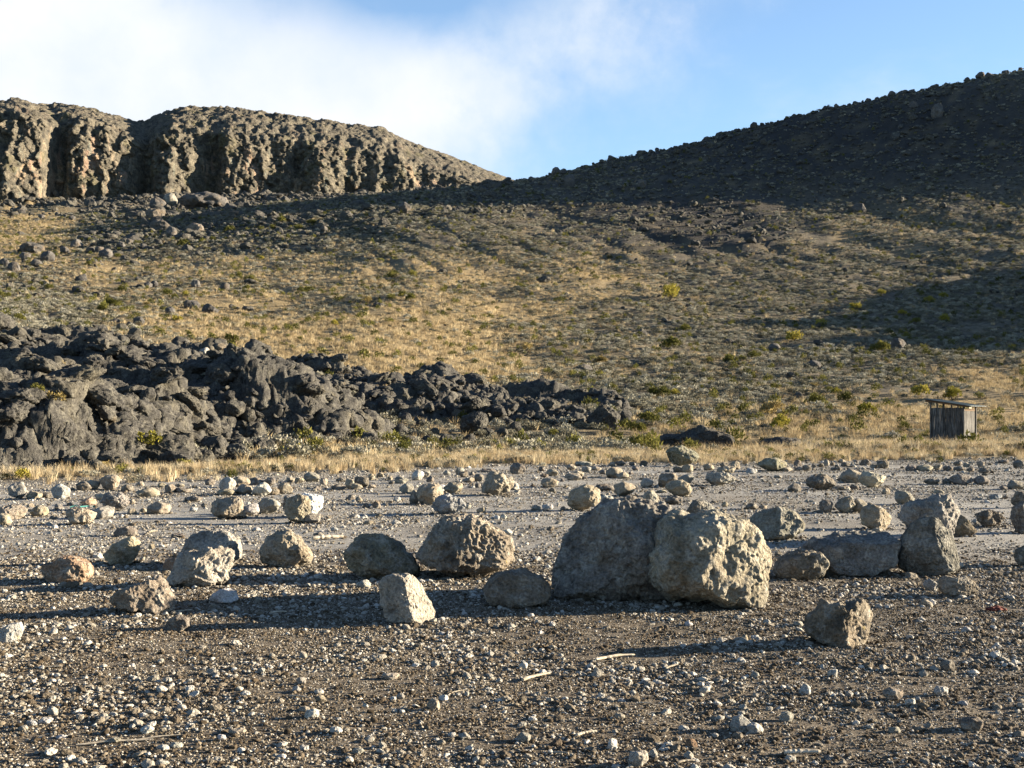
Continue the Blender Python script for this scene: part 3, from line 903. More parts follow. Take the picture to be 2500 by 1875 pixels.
landmark(Z3, [(2163, 690), (2180, 640), (2230, 615), (2300, 640), (2310, 720), (2250, 745), (2190, 735)], 'd',
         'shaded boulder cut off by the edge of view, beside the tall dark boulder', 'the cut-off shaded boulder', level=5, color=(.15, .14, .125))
# left-hand group
landmark(Z1, [(625, 625), (680, 570), (750, 530), (800, 518), (835, 560), (835, 600), (810, 640), (790, 685), (680, 690), (640, 662)], 't',
         'egg-shaped tan boulder tilted up, its lower half in shade, standing alone', 'the tilted egg-shaped boulder', level=5)
landmark(Z1, [(680, 490), (710, 458), (770, 448), (820, 480), (815, 510), (690, 516)], 'd',
         'small flattish brown rock just behind the tilted egg-shaped boulder', 'the small flattish rock', level=4)
landmark(Z1, [(1098, 610), (1110, 550), (1160, 500), (1260, 475), (1360, 485), (1430, 540), (1450, 600), (1440, 650), (1400, 685), (1300, 692), (1150, 670)], 'w',
         'large pale rounded boulder with a shaded end, behind the craggy white one', 'the large pale rounded boulder', level=5, color=(.43, .41, .36), cuts=[(.0, -.9, .5, .6)])
landmark(Z1, [(1000, 820), (1040, 740), (1070, 670), (1130, 640), (1200, 652), (1280, 610), (1390, 618), (1395, 680), (1370, 760), (1360, 812), (1200, 818),
              (1060, 826)], 'w',
         'craggy whitish boulder with an upright lit side, in front of the pale rounded one', 'the craggy whitish boulder', level=5, rough=1.5, color=(.46, .42, .33), cuts=[(.5, -.9, .2, .55), (-.5, -.8, .4, .55)])
landmark(Z1, [(980, 690), (1000, 640), (1080, 628), (1122, 650), (1100, 700), (1040, 715), (1000, 720)], 'r',
         'reddish brown stone wedged beside the craggy whitish boulder', 'the reddish wedged stone', level=4, color=(.27, .185, .13))
landmark(Z1, [(1560, 650), (1570, 590), (1620, 520), (1680, 485), (1740, 490), (1810, 530), (1870, 620), (1870, 660), (1800, 690), (1700, 702), (1600, 692)], 't',
         'dome-shaped tan boulder alone between the pale pair and the dark flat-topped boulder', 'the lone dome-shaped boulder', level=5, rough=1.2, color=(.36, .305, .215))
landmark(Z1, [(250, 760), (265, 700), (330, 680), (380, 650), (460, 655), (530, 690), (545, 750), (530, 785), (420, 797), (300, 800)], 'r',
         'low two-toned boulder, reddish brown below and white on top', 'the reddish two-toned boulder', level=5, rough=1.2, color=(.46, .31, .20))
landmark(Z1, [(675, 880), (720, 850), (800, 820), (900, 790), (950, 778), (1010, 830), (1050, 920), (1045, 970), (960, 985), (830, 982), (740, 950), (690, 915)], 'd',
         'broad humped brown boulder, its far end in shade, in front of the craggy whitish one', 'the broad humped boulder', level=5, ncut=2, rough=1.2, color=(.285, .24, .17), cuts=[(.45, -.9, .2, .5)])
landmark(Z1, [(985, 1065), (1010, 1015), (1070, 988), (1130, 1000), (1145, 1050), (1100, 1082), (1010, 1084)], 'd',
         'small dark stone lying in a long shadow in front of the broad humped boulder', 'the small dark shadowed stone', level=4)
landmark(Z1, [(1257, 892), (1290, 850), (1350, 835), (1410, 850), (1432, 900), (1385, 917), (1280, 912)], 'w',
         'small pale rounded rock with a shaded end, beside the broad humped boulder', 'the small pale humped rock', level=4)
landmark(Z1, [(-35, 1140), (0, 1085), (60, 1050), (120, 1042), (135, 1090), (110, 1150), (40, 1166), (-25, 1165)], 'w',
         'pale pebble-smooth rock by the edge, nearer than every other boulder on that side', 'the pale smooth rock', level=5, rough=0.7, color=(.50, .49, .45))

T1, T2, T3, T4 = (0, 1090, 3.456), (600, 1090, 3.456), (1200, 1080, 3.456), (1800, 1080, 3.16)
# more landmarks among the stones of the middle field
def lm_box(T, b, tone, label, short, **kw):
    (x0, y0), (x1, y1) = zt([(b[0], b[1]), (b[2], b[3])], *T)
    return put_stone(x0, y0, x1, y1, tone, label=label, short=short, name='boulder', cat='boulder', **kw)

lm_box(T1, (850, 228, 1020, 370), 't', 'tall pointed tan boulder against the dry grass by the lava', 'the tall pointed boulder', level=4)
lm_box(T1, (855, 378, 1095, 540), 'g', 'jagged grey boulder with a saw-toothed top and dark hollows', 'the jagged grey boulder', level=5, rough=2.2)
lm_box(T1, (560, 512, 798, 668), 't', 'slanted tan block leaning to one side under the teal string', 'the slanted tan block', level=5)
lm_box(T1, (432, 310, 588, 445), 'b', 'bluish white boulder half lit, standing at the grass edge', 'the bluish white boulder', level=4)
lm_box(T1, (1785, 408, 2065, 612), 't', 'large tan boulder, half black with shade and half bright', 'the half-lit tan boulder', level=5, ncut=6)
lm_box(T2, (400, 385, 650, 600), 'w', 'brilliant white upright rock, the brightest on the field', 'the brilliant white rock', level=5, color=(.74, .73, .69), rough=1.3)
lm_box(T2, (333, 395, 545, 655), 't', 'rough brown boulder leaning in front of the brilliant white rock', 'the rough leaning boulder', level=5, rough=1.6, color=(.36, .32, .24))
lm_box(T2, (480, 558, 632, 652), 'g', 'small grey rock at the foot of the brilliant white one', 'the small grey footing rock', level=4)
lm_box(T2, (1435, 305, 1675, 495), 't', 'large rounded tan boulder with a dark neighbour pressed against it', 'the paired tan boulder', level=5)
lm_box(T2, (1575, 390, 1850, 572), 'b', 'blue-grey boulder, black underneath, in front of the paired tan boulder', 'the blue-grey boulder', level=5, rough=1.5, color=(.30, .31, .31))
lm_box(T2, (1985, 205, 2250, 415), 't', 'blocky squared tan boulder standing on the gravel flat', 'the blocky squared boulder', level=5, rough=1.4)
lm_box(T3, (645, 350, 915, 582), 't', 'nearly spherical tan boulder alone behind the huge shaded one', 'the spherical tan boulder', level=5, ncut=1)
lm_box(T3, (1475, 20, 1755, 200), 'g', 'big mossy grey-green boulder rising out of the dry grass', 'the grey-green boulder', level=5, color=(.17, .165, .115), D=36.0)
lm_box(T3, (1800, 235, 2050, 368), 'g', 'grey overhanging boulder undercut on one side like an anvil', 'the anvil-shaped boulder', level=5, rough=1.4)
lm_box(T3, (1480, 312, 1695, 462), 't', 'oval tan boulder with a cracked front, before a dark and a grey one', 'the cracked oval boulder', level=5)
lm_box(T3, (1275, 395, 1410, 542), 'g', 'upright tapering grey-green stone like a gravestone', 'the gravestone-shaped stone', level=4)
lm_box(T4, (150, 112, 385, 224), 'g', 'wide pyramid-shaped grey-green boulder at the edge of the grass', 'the pyramid-shaped boulder', level=4, color=(.22, .21, .15))
lm_box(T4, (530, 245, 762, 372), 'd', 'dark double-humped boulder with a broken side', 'the dark double-humped boulder', level=5)
lm_box(T4, (935, 210, 1147, 348), 't', 'smooth cream-coloured boulder leaning on a tan neighbour', 'the smooth cream boulder', level=5, rough=0.6, color=(.47, .42, .32))
lm_box(T4, (1210, 365, 1372, 480), 'g', 'round knobbly grey boulder alone on the bare gravel', 'the round knobbly boulder', level=5, rough=1.4)
lm_box(T4, (1640, 240, 1817, 328), 'd', 'dark hump-backed boulder in the middle of a row of three', 'the dark hump-backed boulder', level=4)
lm_box(T4, (755, 405, 922, 542), 'g', 'bluish grey boulder between a jagged dark one and a tan one', 'the middle grey boulder', level=5, rough=1.2)

REST = {
 T1: [(75,285,220,440,'g'),(222,360,352,440,'t'),(355,375,435,435,'d'),(590,343,630,375,'d'),(642,285,775,375,'d'),(700,275,840,370,'t'),(1030,300,1130,375,'d'),
      (1145,285,1215,335,'t'),(1140,325,1345,425,'t'),(1325,295,1410,345,'t'),(1388,305,1480,392,'d'),(1475,332,1615,390,'d'),(1470,305,1560,340,'t'),(1620,318,1665,350,'d'),
      (1720,255,1815,325,'d'),(798,385,930,455,'g'),(682,422,810,500,'r'),(0,460,220,605,'t'),(-40,550,95,660,'t'),(265,478,410,582,'t'),(790,480,965,608,'g'),
      (1240,440,1440,565,'t'),(1085,440,1140,490,'t'),(1560,412,1705,472,'d'),(1695,462,1745,510,'d'),(1600,495,1668,545,'w'),(2040,470,2190,585,'w'),(1825,355,1990,420,'t'),
      (1850,250,1990,400,'w'),(1950,245,2100,345,'t'),(1985,312,2125,412,'t'),(415,565,485,610,'d'),(1080,500,1155,570,'t'),(460,470,530,530,'g'),(1175,500,1240,550,'t'),
      (225,465,290,515,'t'),(560,470,610,500,'d'),(1000,560,1050,600,'w'),(905,610,945,650,'w')],
 T2: [(55,290,215,415,'w'),(20,250,150,330,'d'),(150,250,250,330,'d'),(170,338,285,410,'t'),(270,290,400,405,'t'),(335,255,415,310,'t'),(415,258,490,312,'t'),(490,210,630,300,'g'),
      (625,250,690,320,'t'),(560,325,640,368,'d'),(762,248,845,295,'d'),(715,305,840,362,'d'),(835,262,915,355,'t'),(915,245,1040,350,'d'),(890,302,985,362,'t'),
      (1030,310,1100,355,'t'),(1030,218,1090,285,'t'),(1100,215,1165,260,'t'),(1205,285,1255,322,'d'),(1255,238,1380,310,'g'),(1400,190,1505,285,'w'),(1475,188,1560,270,'g'),
      (1525,235,1590,297,'d'),(1295,292,1420,400,'g'),(1380,345,1460,490,'d'),(1600,300,1690,380,'w'),(1675,295,1830,400,'t'),(1770,155,1845,235,'g'),(1795,205,1875,262,'d'),
      (1825,250,1925,302,'t'),(1880,205,1935,240,'d'),(1925,228,2010,298,'d'),(1930,300,1985,350,'d'),(95,420,300,570,'g'),(310,395,385,540,'d'),(845,400,920,460,'d'),
      (1070,440,1140,525,'t'),(985,470,1045,525,'d'),(1240,415,1310,470,'w'),(920,420,985,475,'t'),(1195,240,1240,280,'t'),(1665,190,1730,240,'g'),(1985,175,2110,215,'d'),
      (60,670,125,712,'w'),(715,680,780,720,'w'),(1230,610,1310,655,'w'),(1000,620,1080,660,'t'),(1950,500,2030,560,'t'),(670,580,715,615,'t'),(1850,480,1900,520,'g'),
      (2060,575,2110,612,'w'),(2150,560,2200,600,'g'),(1750,570,1800,610,'w')],
 T3: [(130,320,235,400,'w'),(155,150,290,265,'d'),(395,195,450,245,'d'),(415,290,565,380,'t'),(410,262,480,300,'d'),(455,220,560,285,'t'),(630,180,715,235,'t'),
      (620,255,760,325,'t'),(680,225,785,290,'t'),(760,195,840,250,'g'),(840,195,930,240,'t'),(910,220,980,270,'d'),(965,195,1115,300,'t'),(1050,232,1160,305,'t'),
      (1045,150,1130,200,'d'),(1160,160,1205,200,'d'),(1250,145,1325,200,'d'),(985,165,1045,205,'t'),(1180,200,1245,240,'d'),(705,150,850,200,'g'),(1530,190,1615,250,'d'),
      (1600,165,1700,250,'t'),(1785,160,1880,235,'t'),(1925,160,1995,210,'d'),(1910,190,2060,260,'t'),(2010,150,2095,230,'t'),(2150,215,2230,270,'w'),(1405,250,1575,385,'d'),
      (1575,260,1710,365,'g'),(1255,290,1365,385,'g'),(870,340,1050,410,'d'),(1030,330,1215,460,'t'),(925,425,1030,510,'w'),(1130,430,1240,510,'d'),(1460,430,1610,520,'d'),
      (485,380,540,425,'d'),(580,300,615,335,'d'),(430,510,520,570,'w'),(335,525,420,580,'g'),(1940,495,2000,545,'t'),(2145,500,2240,565,'d'),(1395,395,1480,430,'t'),
      (1155,240,1200,275,'d'),(760,280,810,315,'d'),(20,600,70,650,'w'),(75,600,130,645,'w'),(580,540,625,580,'d')],
 T4: [(335,180,430,225,'t'),(435,125,495,182,'d'),(430,180,500,218,'d'),(500,165,570,218,'d'),(575,160,610,195,'d'),(622,150,665,192,'d'),(660,125,712,185,'t'),(715,140,750,182,'t'),
      (720,182,800,218,'d'),(785,115,835,160,'t'),(800,145,870,190,'d'),(900,128,935,155,'d'),(940,118,1035,180,'d'),(1080,135,1170,202,'d'),(1030,160,1090,200,'t'),
      (1295,165,1385,222,'d'),(1370,160,1505,222,'t'),(1500,168,1580,210,'t'),(1520,125,1570,155,'t'),(1585,172,1665,222,'d'),(1665,140,1740,185,'d'),(1670,175,1755,225,'d'),
      (1740,140,1795,190,'t'),(1765,190,1830,230,'d'),(1850,125,1905,190,'t'),(1865,190,1945,240,'d'),(2015,132,2095,165,'d'),(2120,125,2212,195,'d'),(70,195,152,245,'w'),
      (160,245,225,272,'d'),(280,240,345,275,'g'),(615,235,680,265,'t'),(790,190,970,315,'t'),(770,325,870,370,'t'),(870,320,940,365,'d'),(390,310,495,388,'d'),
      (765,272,805,298,'d'),(1110,340,1180,402,'t'),(1440,270,1560,328,'d'),(1580,270,1650,325,'d'),(1820,245,1950,328,'d'),(2020,330,2085,365,'d'),(2085,275,2212,362,'g'),
      (2120,365,2240,505,'d'),(1520,350,1590,400,'t'),(1830,405,1890,440,'t'),(1625,420,1675,443,'d'),(2035,408,2090,436,'d'),(1945,395,2040,440,'b'),(630,430,740,545,'d'),
      (885,415,1010,540,'t'),(580,515,630,545,'d'),(62,458,165,515,'d'),(165,470,230,512,'t'),(225,290,250,310,'d'),(240,315,275,340,'t')],
 Z1: [(1030,490,1105,525,'d'),(1515,455,1560,482,'w'),(1880,490,1945,525,'d'),(890,555,930,590,'t'),(1880,725,1935,770,'w'),(2035,735,2065,762,'d'),(2145,765,2212,825,'w'),
      (365,865,400,895,'w'),(530,922,575,960,'d')],
 Z2: [(80,820,115,855,'t'),(190,860,290,925,'w'),(1180,525,1250,580,'w'),(1480,510,1530,545,'d'),(1420,1195,1460,1235,'w'),(1490,1150,1535,1185,'w'),(1345,1105,1395,1135,'w'),
      (750,1200,800,1235,'w'),(610,870,660,895,'w')],
 Z3: [(1650,885,1700,930,'g'),(850,838,885,865,'w'),(1365,850,1410,885,'d'),(805,1005,845,1040,'w'),(385,1020,425,1050,'w'),(965,1020,1020,1060,'g'),(680,1085,725,1135,'t'),
      (1880,1070,1925,1105,'w')],
 (0, 1450, 1.7696): [(1315,505,1380,553,'w'),(610,570,664,607,'w'),(240,595,290,622,'w'),(90,395,125,420,'w'),(170,530,230,562,'w'),(200,468,252,522,'g'),(1360,438,1410,475,'t'),
      (1280,365,1322,402,'g'),(1262,402,1300,432,'w'),(1110,318,1145,352,'w'),(1845,453,1900,510,'t'),(600,512,636,536,'w'),(335,493,370,518,'w'),(325,520,362,547,'w'),
      (1020,405,1052,428,'w'),(1650,335,1728,368,'t'),(990,583,1062,615,'t'),(940,612,978,642,'w'),(1425,582,1480,615,'w'),(675,660,730,690,'w'),(735,645,790,672,'w'),(1405,698,1445,722,'w'),
      (1295,650,1335,678,'w'),(660,722,730,752,'w'),(470,620,522,645,'g'),(115,545,160,572,'w'),(805,365,835,392,'w'),(1715,430,1750,462,'w'),(1565,475,1592,500,'w'),(1980,600,2030,632,'w'),
      (1625,650,1662,684,'w'),(1520,650,1575,690,'g')],
 (1250, 1450, 1.7696): [(1605,403,1690,462,'t'),(1152,485,1215,547,'g'),(945,515,1035,590,'g'),(1010,540,1085,600,'w'),(1932,510,2032,588,'d'),(718,546,765,582,'w'),(1850,283,1916,336,'d'),
      (745,108,782,135,'w'),(160,117,186,136,'w'),(1085,96,1116,122,'w'),(500,650,590,742,'w'),(410,608,456,672,'w'),(1240,383,1292,440,'w'),(1362,328,1410,366,'w'),
      (1345,678,1402,708,'g'),(748,605,802,660,'r'),(200,238,222,262,'w'),(1440,415,1475,447,'w'),(1820,395,1885,445,'w'),(1925,445,1968,480,'w'),(1030,335,1068,368,'g'),(555,345,604,378,'g'),
      (1620,555,1678,595,'g'),(1735,552,1790,582,'t'),(20,590,80,640,'g'),(1700,450,1745,485,'w'),(400,435,445,463,'t'),(455,435,490,463,'w'),(185,318,212,346,'t'),(1950,625,2010,655,'t')],
}
for T, lst in REST.items():
    for b in lst:
        (x0, y0), (x1, y1) = zt([(b[0], b[1]), (b[2], b[3])], *T)
        put_stone(x0, y0, x1, y1, b[4], rough=random.uniform(0.9, 2.0), ncut=random.randint(3, 10), depth=random.uniform(0.7, 1.0), sink=random.uniform(0.0, 0.14),
                  group='loose stones lying on the gravel plain', cat='stone')

# ---------------------------------------------------------------- rocks on the slopes
HILLROCKS = []


def hill_rock(px, py, wpx, hpx, tone='D', label=None, short=None, extra=None, name='rock', cat='rock', group=None, level=None, rough=1.2, outline=None, depth=0.9, D=None, mat=None):
    D = D or hit(px, py, extra)
    if D is None:
        return None
    k = D / F
    if level is None:
        level = 3 if wpx < 45 else 4
    seed = 5000 + len(bpy.data.objects)
    wm, hm = wpx * k, hpx * k * 1.25
    ol = None
    if outline is not None:
        ol = [(a * k, b * k * 1.25) for a, b in outline]
    v, f = rock_verts(wm, wm * depth, hm, level, seed, rough, ol, 4)
    me = mk_mesh(name, v, f, mat or M_FAR)
    x = (px - CX) * k
    z = float(ground(x, D))
    if extra is not None:
        z = max(z, float(extra(x, D)))
    o = add(name, me, (x, D, z - 0.2 * hm), random.uniform(-.3, .3) if ol is None else 0)
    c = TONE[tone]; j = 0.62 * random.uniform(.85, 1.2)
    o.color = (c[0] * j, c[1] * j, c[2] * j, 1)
    tag(o, label, cat, group)
    HILLROCKS.append(dict(o=o, px=px, py=py, D=D, tone=tone, label=label, short=short, group=group))
    return o


def zl(lst, ox, oy, s):
    return [(ox + a[0] / s, oy + a[1] / s, a[2] / s, (a[3] if len(a) > 3 and not isinstance(a[3], str) else a[2] * 0.75) / s) + tuple(q for q in a[3:] if isinstance(q, str)) for a in lst]


LC = (800, 700, 2.458); LL = (0, 700, 2.212); LA = (0, 200, 1.7696); LR = (1600, 700, 2.458); LB = (1250, 100, 1.7696)
# rounded lava boulders on the flow
(px, py, wp, hp), = zl([(1652, 850, 200, 145)], *LC)
hill_rock(px, py, wp, hp, 'L', 'large round black lava boulder at the tip of the lava flow', 'the large round black boulder', lava, 'lava_boulder', 'boulder', level=5, mat=M_LAVA)
(px, py, wp, hp), = zl([(1782, 835, 85, 100)], *LC)
hill_rock(px, py, wp, hp, 'L', 'smaller black boulder leaning on the large round one at the flow tip', 'the leaning black boulder', lava, 'lava_boulder', 'boulder', mat=M_LAVA)
(px, py, wp, hp), = zl([(880, 890, 170, 140)], *LC)
hill_rock(px, py, wp, hp, 'L', 'bulging double lava boulder midway along the front of the flow', 'the bulging double boulder', lava, 'lava_boulder', 'boulder', level=5, mat=M_LAVA)
for (px, py, wp, hp) in zl([(350, 750, 95), (460, 825, 90), (290, 850, 70), (440, 905, 110), (720, 710, 65), (610, 745, 60), (965, 895, 65), (500, 960, 90), (600, 968, 105), (720, 970, 115), (850, 952, 95),
                            (640, 895, 65), (1250, 770, 100), (1280, 815, 85), (1330, 840, 60), (1050, 900, 70), (1130, 870, 80), (560, 850, 70), (780, 800, 80), (1010, 760, 70), (250, 960, 120)], *LC):
    hill_rock(px, py, wp, hp, 'L', None, None, lava, 'lava_boulder', 'boulder', 'rounded lava boulders on the flow', mat=M_LAVA)
for (px, py, wp, hp) in zl([(660, 250, 70), (730, 280, 75), (1340, 650, 75), (1270, 700, 110), (1060, 720, 105), (1140, 790, 120), (1340, 735, 90), (480, 885, 55), (570, 850, 60), (700, 860, 60), (1420, 690, 70),
                            (1530, 690, 60), (1240, 630, 60), (800, 640, 90), (540, 560, 90), (130, 410, 100), (900, 720, 60), (1600, 780, 90), (1700, 860, 100), (1450, 900, 80), (1560, 850, 70),
                            (1390, 800, 90), (600, 920, 60), (480, 940, 70), (330, 960, 60), (150, 960, 60), (80, 920, 80), (230, 770, 90), (1000, 900, 120, 110), (1150, 925, 160, 120), (1290, 935, 130, 90)], *LL):
    hill_rock(px, py, wp, hp, 'L', None, None, lava, 'lava_boulder', 'boulder', 'rounded lava boulders on the flow', mat=M_LAVA)
# more of them along the flow, from a few shapes turned this way and that
LAVA_SHAPES = []
for i in range(10):
    v, f = rock_verts(1.0, random.uniform(.8, 1.1), random.uniform(.5, .85), 4, 7000 + i, 2.4, None, 6)
    LAVA_SHAPES.append(mk_mesh('lava_boulder', v, f, M_LAVA))
rl = np.random.default_rng(21)
cnt = 0
while cnt < 140:
    px = rl.uniform(-40, 1500); D = rl.uniform(34, 84)
    x = (px - CX) * D / F
    g, lz = float(ground(x, D)), float(lava(x, D))
    if lz < g + 0.1:
        continue
    row = HY - (lz - CAMZ) * F / D
    hd = hit(px, row, lava)
    if hd is None or abs(hd - D) > 0.9:
        continue
    s = rl.uniform(0.6, 1.9) * rl.uniform(.7, 1.0)
    o = add('lava_boulder', LAVA_SHAPES[rl.integers(10)], (x, D, lz - 0.22 * s), rl.uniform(0, 6.28), group='rounded lava boulders on the flow', cat='boulder')
    o.rotation_euler = (rl.normal(0, .3), rl.normal(0, .3), rl.uniform(0, 6.28))
    o.scale = (s * rl.uniform(.9, 1.5), s, s * rl.uniform(.5, .95))
    HILLROCKS.append(dict(o=o, px=px, py=row, D=D, tone='L', label=None, short=None, group=None))
    cnt += 1
# and a broken apron of them along its foot
cnt = 0
while cnt < 70:
    px = rl.uniform(-40, 1000); D = float(np.interp(px, LP, LDB)) + rl.uniform(0.0, 7.0)
    x = (px - CX) * D / F
    z0 = max(float(ground(x, D)), float(lava(x, D)))
    row = HY - (z0 - CAMZ) * F / D
    s = rl.uniform(0.45, 1.35)
    o = add('lava_boulder', LAVA_SHAPES[rl.integers(10)], (x, D, z0 - 0.25 * s), group='rounded lava boulders on the flow', cat='boulder')
    o.rotation_euler = (rl.normal(0, .3), rl.normal(0, .3), rl.uniform(0, 6.28))
    o.scale = (s * rl.uniform(.9, 1.5), s, s * rl.uniform(.6, 1.0))
    HILLROCKS.append(dict(o=o, px=px, py=row, D=D, tone='L', label=None, short=None, group=None))
    cnt += 1
(px, py, wp, hp), = zl([(565, 338, 50, 45)], *LL)
hill_rock(px, py, wp, hp, 'L', 'small square black block perched on the smooth lava', 'the perched square block', lava, 'lava_boulder', 'boulder', mat=M_LAVA)
(px, py, wp, hp), = zl([(1195, 345, 75, 40)], *LL)
hill_rock(px, py, wp, hp, 't', 'pale rock with an orange base lying on top of the lava', 'the pale orange-based rock', lava, 'rock')
(px, py, wp, hp), = zl([(1105, 372, 55, 40)], *LL)
hill_rock(px, py, wp, hp, 'w', 'small whitish rock beside the pale orange-based one', 'the small whitish rock', lava, 'rock')

# rocks of the slope, the talus and the skyline
OUT1 = [(-150, -15), (-60, 22), (20, 28), (50, 55), (85, 45), (150, 38), (190, 15), (140, -22), (50, -30), (-60, -25), (-130, -28)]
hill_rock(1690, 1092, 215, 46, 'L', 'long low black rock outcrop with a stump-like knob, in the dry grass', 'the low black outcrop', None, 'rock_outcrop', 'outcrop', level=5,
          outline=[(-107, -12), (-70, 3), (-20, 8), (12, 12), (25, 26), (40, 18), (75, 14), (107, -4), (100, -20), (-100, -20)], depth=0.6, D=53.0, mat=M_LAVA)
hill_rock(1905, 1088, 105, 30, 'L', 'small dark outcrop trailing from the end of the low black outcrop', 'the small trailing outcrop', None, 'rock_outcrop', 'outcrop', level=4, D=54.5, mat=M_LAVA)
named = [
 (LA, (140, 742, 100, 50), 'D', 'lone dark hump of rock on the yellow-green grass patch', 'the lone dark hump'),
 (LA, (680, 550, 70, 55), 'D', 'grey block under the cliff, upper one of the broken stack', 'the upper stack block'),
 (LA, (735, 528, 60, 48), 'g', 'pale flat-faced block tilted beside the broken stack under the cliff', 'the pale tilted block'),
 (LA, (672, 592, 90, 45), 'd', 'tan block in the middle of the broken stack under the cliff', 'the tan stack block'),
 (LA, (692, 642, 90, 50), 'D', 'wide grey block at the bottom of the broken stack', 'the bottom stack block'),
 (LA, (842, 658, 85, 50), 'd', 'pinkish broken rock on the talus below the cliff', 'the pinkish talus rock'),
 (LA, (880, 548, 210, 70), 'D', 'very large dark slab lying at the foot of the cliff', 'the very large dark slab'),
 (LA, (740, 672, 45, 48), 'D', 'dark upright rock at the foot of the broken stack', 'the dark upright rock'),
 (LA, (350, 868, 50, 40), 'D', 'dark pointed rock among the scrub under the yellow-green grass', 'the dark pointed rock'),
 (LA, (455, 762, 60, 40), 'D', 'grey-topped rock at the start of the dark stony scrub', 'the grey-topped rock'),
 (LA, (972, 908, 45, 40), 'D', 'small dark rock among green bushes on the tan slope', 'the small slope rock'),
 (LA, (910, 1000, 80, 42), 'D', 'dark cave-like rock above the lava at the tan slope', 'the cave-like rock'),
 (LA, (830, 978, 70, 36), 'D', 'flat grey slab just above the cave-like rock', 'the flat grey slab'),
 (LA, (1750, 562, 55, 42), 'D', 'grey fin of rock near where the cliff meets the hill', 'the grey fin of rock'),
 (LR, (715, 398, 70, 60), 'D', 'black pointed rock above the hut, up the scrubby slope', 'the black pointed rock'),
 (LR, (1455, 378, 90, 70), 'D', 'grey egg-shaped rock high above the hut beside a green bush', 'the grey egg-shaped rock'),
 (LR, (950, 495, 80, 55), 'D', 'brown boulder sunk in scrub midway between outcrop and slope', 'the sunken brown boulder'),
 (LR, (440, 345, 65, 35), 'D', 'low dark rock in scrub above the pair of green bushes', 'the low dark rock'),
 (LC, (1535, 515, 110, 50), 'D', 'wide dark rock in scrub above the tip of the lava', 'the wide dark rock'),
 (LC, (1612, 552, 70, 35), 'D', 'small dark rock next to the wide dark rock in scrub', 'the small dark scrub rock'),
 (LB, (248, 632, 50, 55), 'D', 'dark pointed rock just below the notch of the skyline', 'the pointed notch rock'),
 (LB, (560, 642, 40, 36), 'D', 'dark knob of rock at the edge of the hill shade', 'the dark knob'),
 (LB, (1835, 335, 55, 62), 'D', 'tall upright rock standing high on the shaded hill', 'the tall hill rock'),
 (LB, (1735, 290, 40, 30), 'D', 'round rock close to the tall hill rock', 'the round hill rock'),
 (LB, (975, 382, 58, 42), 'D', 'large blocky boulder on the skyline of the shaded hill', 'the large skyline boulder'),
 (LB, (803, 418, 66, 36), 'D', 'broad flat boulder on the skyline, next large one below the blocky boulder', 'the broad skyline boulder'),
 (LB, (190, 580, 42, 32), 'D', 'round boulder on the skyline close to the notch', 'the round notch boulder'),
 (LB, (220, 578, 34, 26), 'D', 'smaller skyline boulder touching the round one by the notch', 'the smaller notch boulder'),
 (LB, (1500, 745, 60, 40), 'D', 'dark rock at the lower edge of the hill shade', 'the dark rock at the shade edge'),
]
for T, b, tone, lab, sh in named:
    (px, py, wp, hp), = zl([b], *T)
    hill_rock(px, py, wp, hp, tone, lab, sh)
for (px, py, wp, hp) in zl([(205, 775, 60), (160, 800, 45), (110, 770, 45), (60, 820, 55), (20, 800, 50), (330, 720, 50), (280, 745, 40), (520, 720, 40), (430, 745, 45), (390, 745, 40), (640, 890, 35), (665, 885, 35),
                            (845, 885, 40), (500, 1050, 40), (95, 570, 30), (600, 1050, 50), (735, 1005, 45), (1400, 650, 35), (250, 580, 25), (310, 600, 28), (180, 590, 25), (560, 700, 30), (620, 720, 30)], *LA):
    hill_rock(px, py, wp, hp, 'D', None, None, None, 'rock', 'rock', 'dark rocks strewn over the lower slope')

# the skyline of the shaded hill, stone by stone
def ridge_at(px):
    D = np.linspace(240, 520, 300)
    x = (px - CX) * D / F
    z = ground(x, D)
    el = (z - CAMZ) / D
    i = int(np.argmax(el))
    return x[i], D[i], z[i], el[i]

ridge = [(95, 16), (150, 22), (420, 30), (548, 18), (572, 22), (600, 20), (625, 30), (655, 18), (690, 34), (715, 20), (735, 24), (770, 22), (840, 22), (870, 24), (900, 26), (930, 20), (1045, 30), (1080, 20), (1110, 20),
         (1190, 22), (1240, 20), (1300, 24), (1350, 30), (1375, 26), (1400, 24), (1425, 28), (1455, 30), (1500, 26), (1535, 42), (1575, 24), (1610, 26), (1640, 30), (1690, 32), (1725, 22), (1770, 28), (1800, 24), (1825, 30),
         (1850, 36), (1885, 24), (1930, 28), (1965, 30), (1990, 30), (2022, 38), (2060, 26), (2085, 26), (2110, 28), (2128, 36), (2165, 26), (2195, 30)]
RIDGE = []
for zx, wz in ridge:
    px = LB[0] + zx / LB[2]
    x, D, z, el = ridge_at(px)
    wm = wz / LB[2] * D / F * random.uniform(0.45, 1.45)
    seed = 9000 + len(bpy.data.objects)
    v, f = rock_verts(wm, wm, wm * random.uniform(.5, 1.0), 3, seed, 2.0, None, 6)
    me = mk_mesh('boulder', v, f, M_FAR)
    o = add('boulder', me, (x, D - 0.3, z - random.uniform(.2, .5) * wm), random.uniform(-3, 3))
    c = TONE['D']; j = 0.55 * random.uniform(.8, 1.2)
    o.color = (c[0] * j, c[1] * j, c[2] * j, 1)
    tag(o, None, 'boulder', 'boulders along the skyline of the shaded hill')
    RIDGE.append(dict(o=o, px=px))

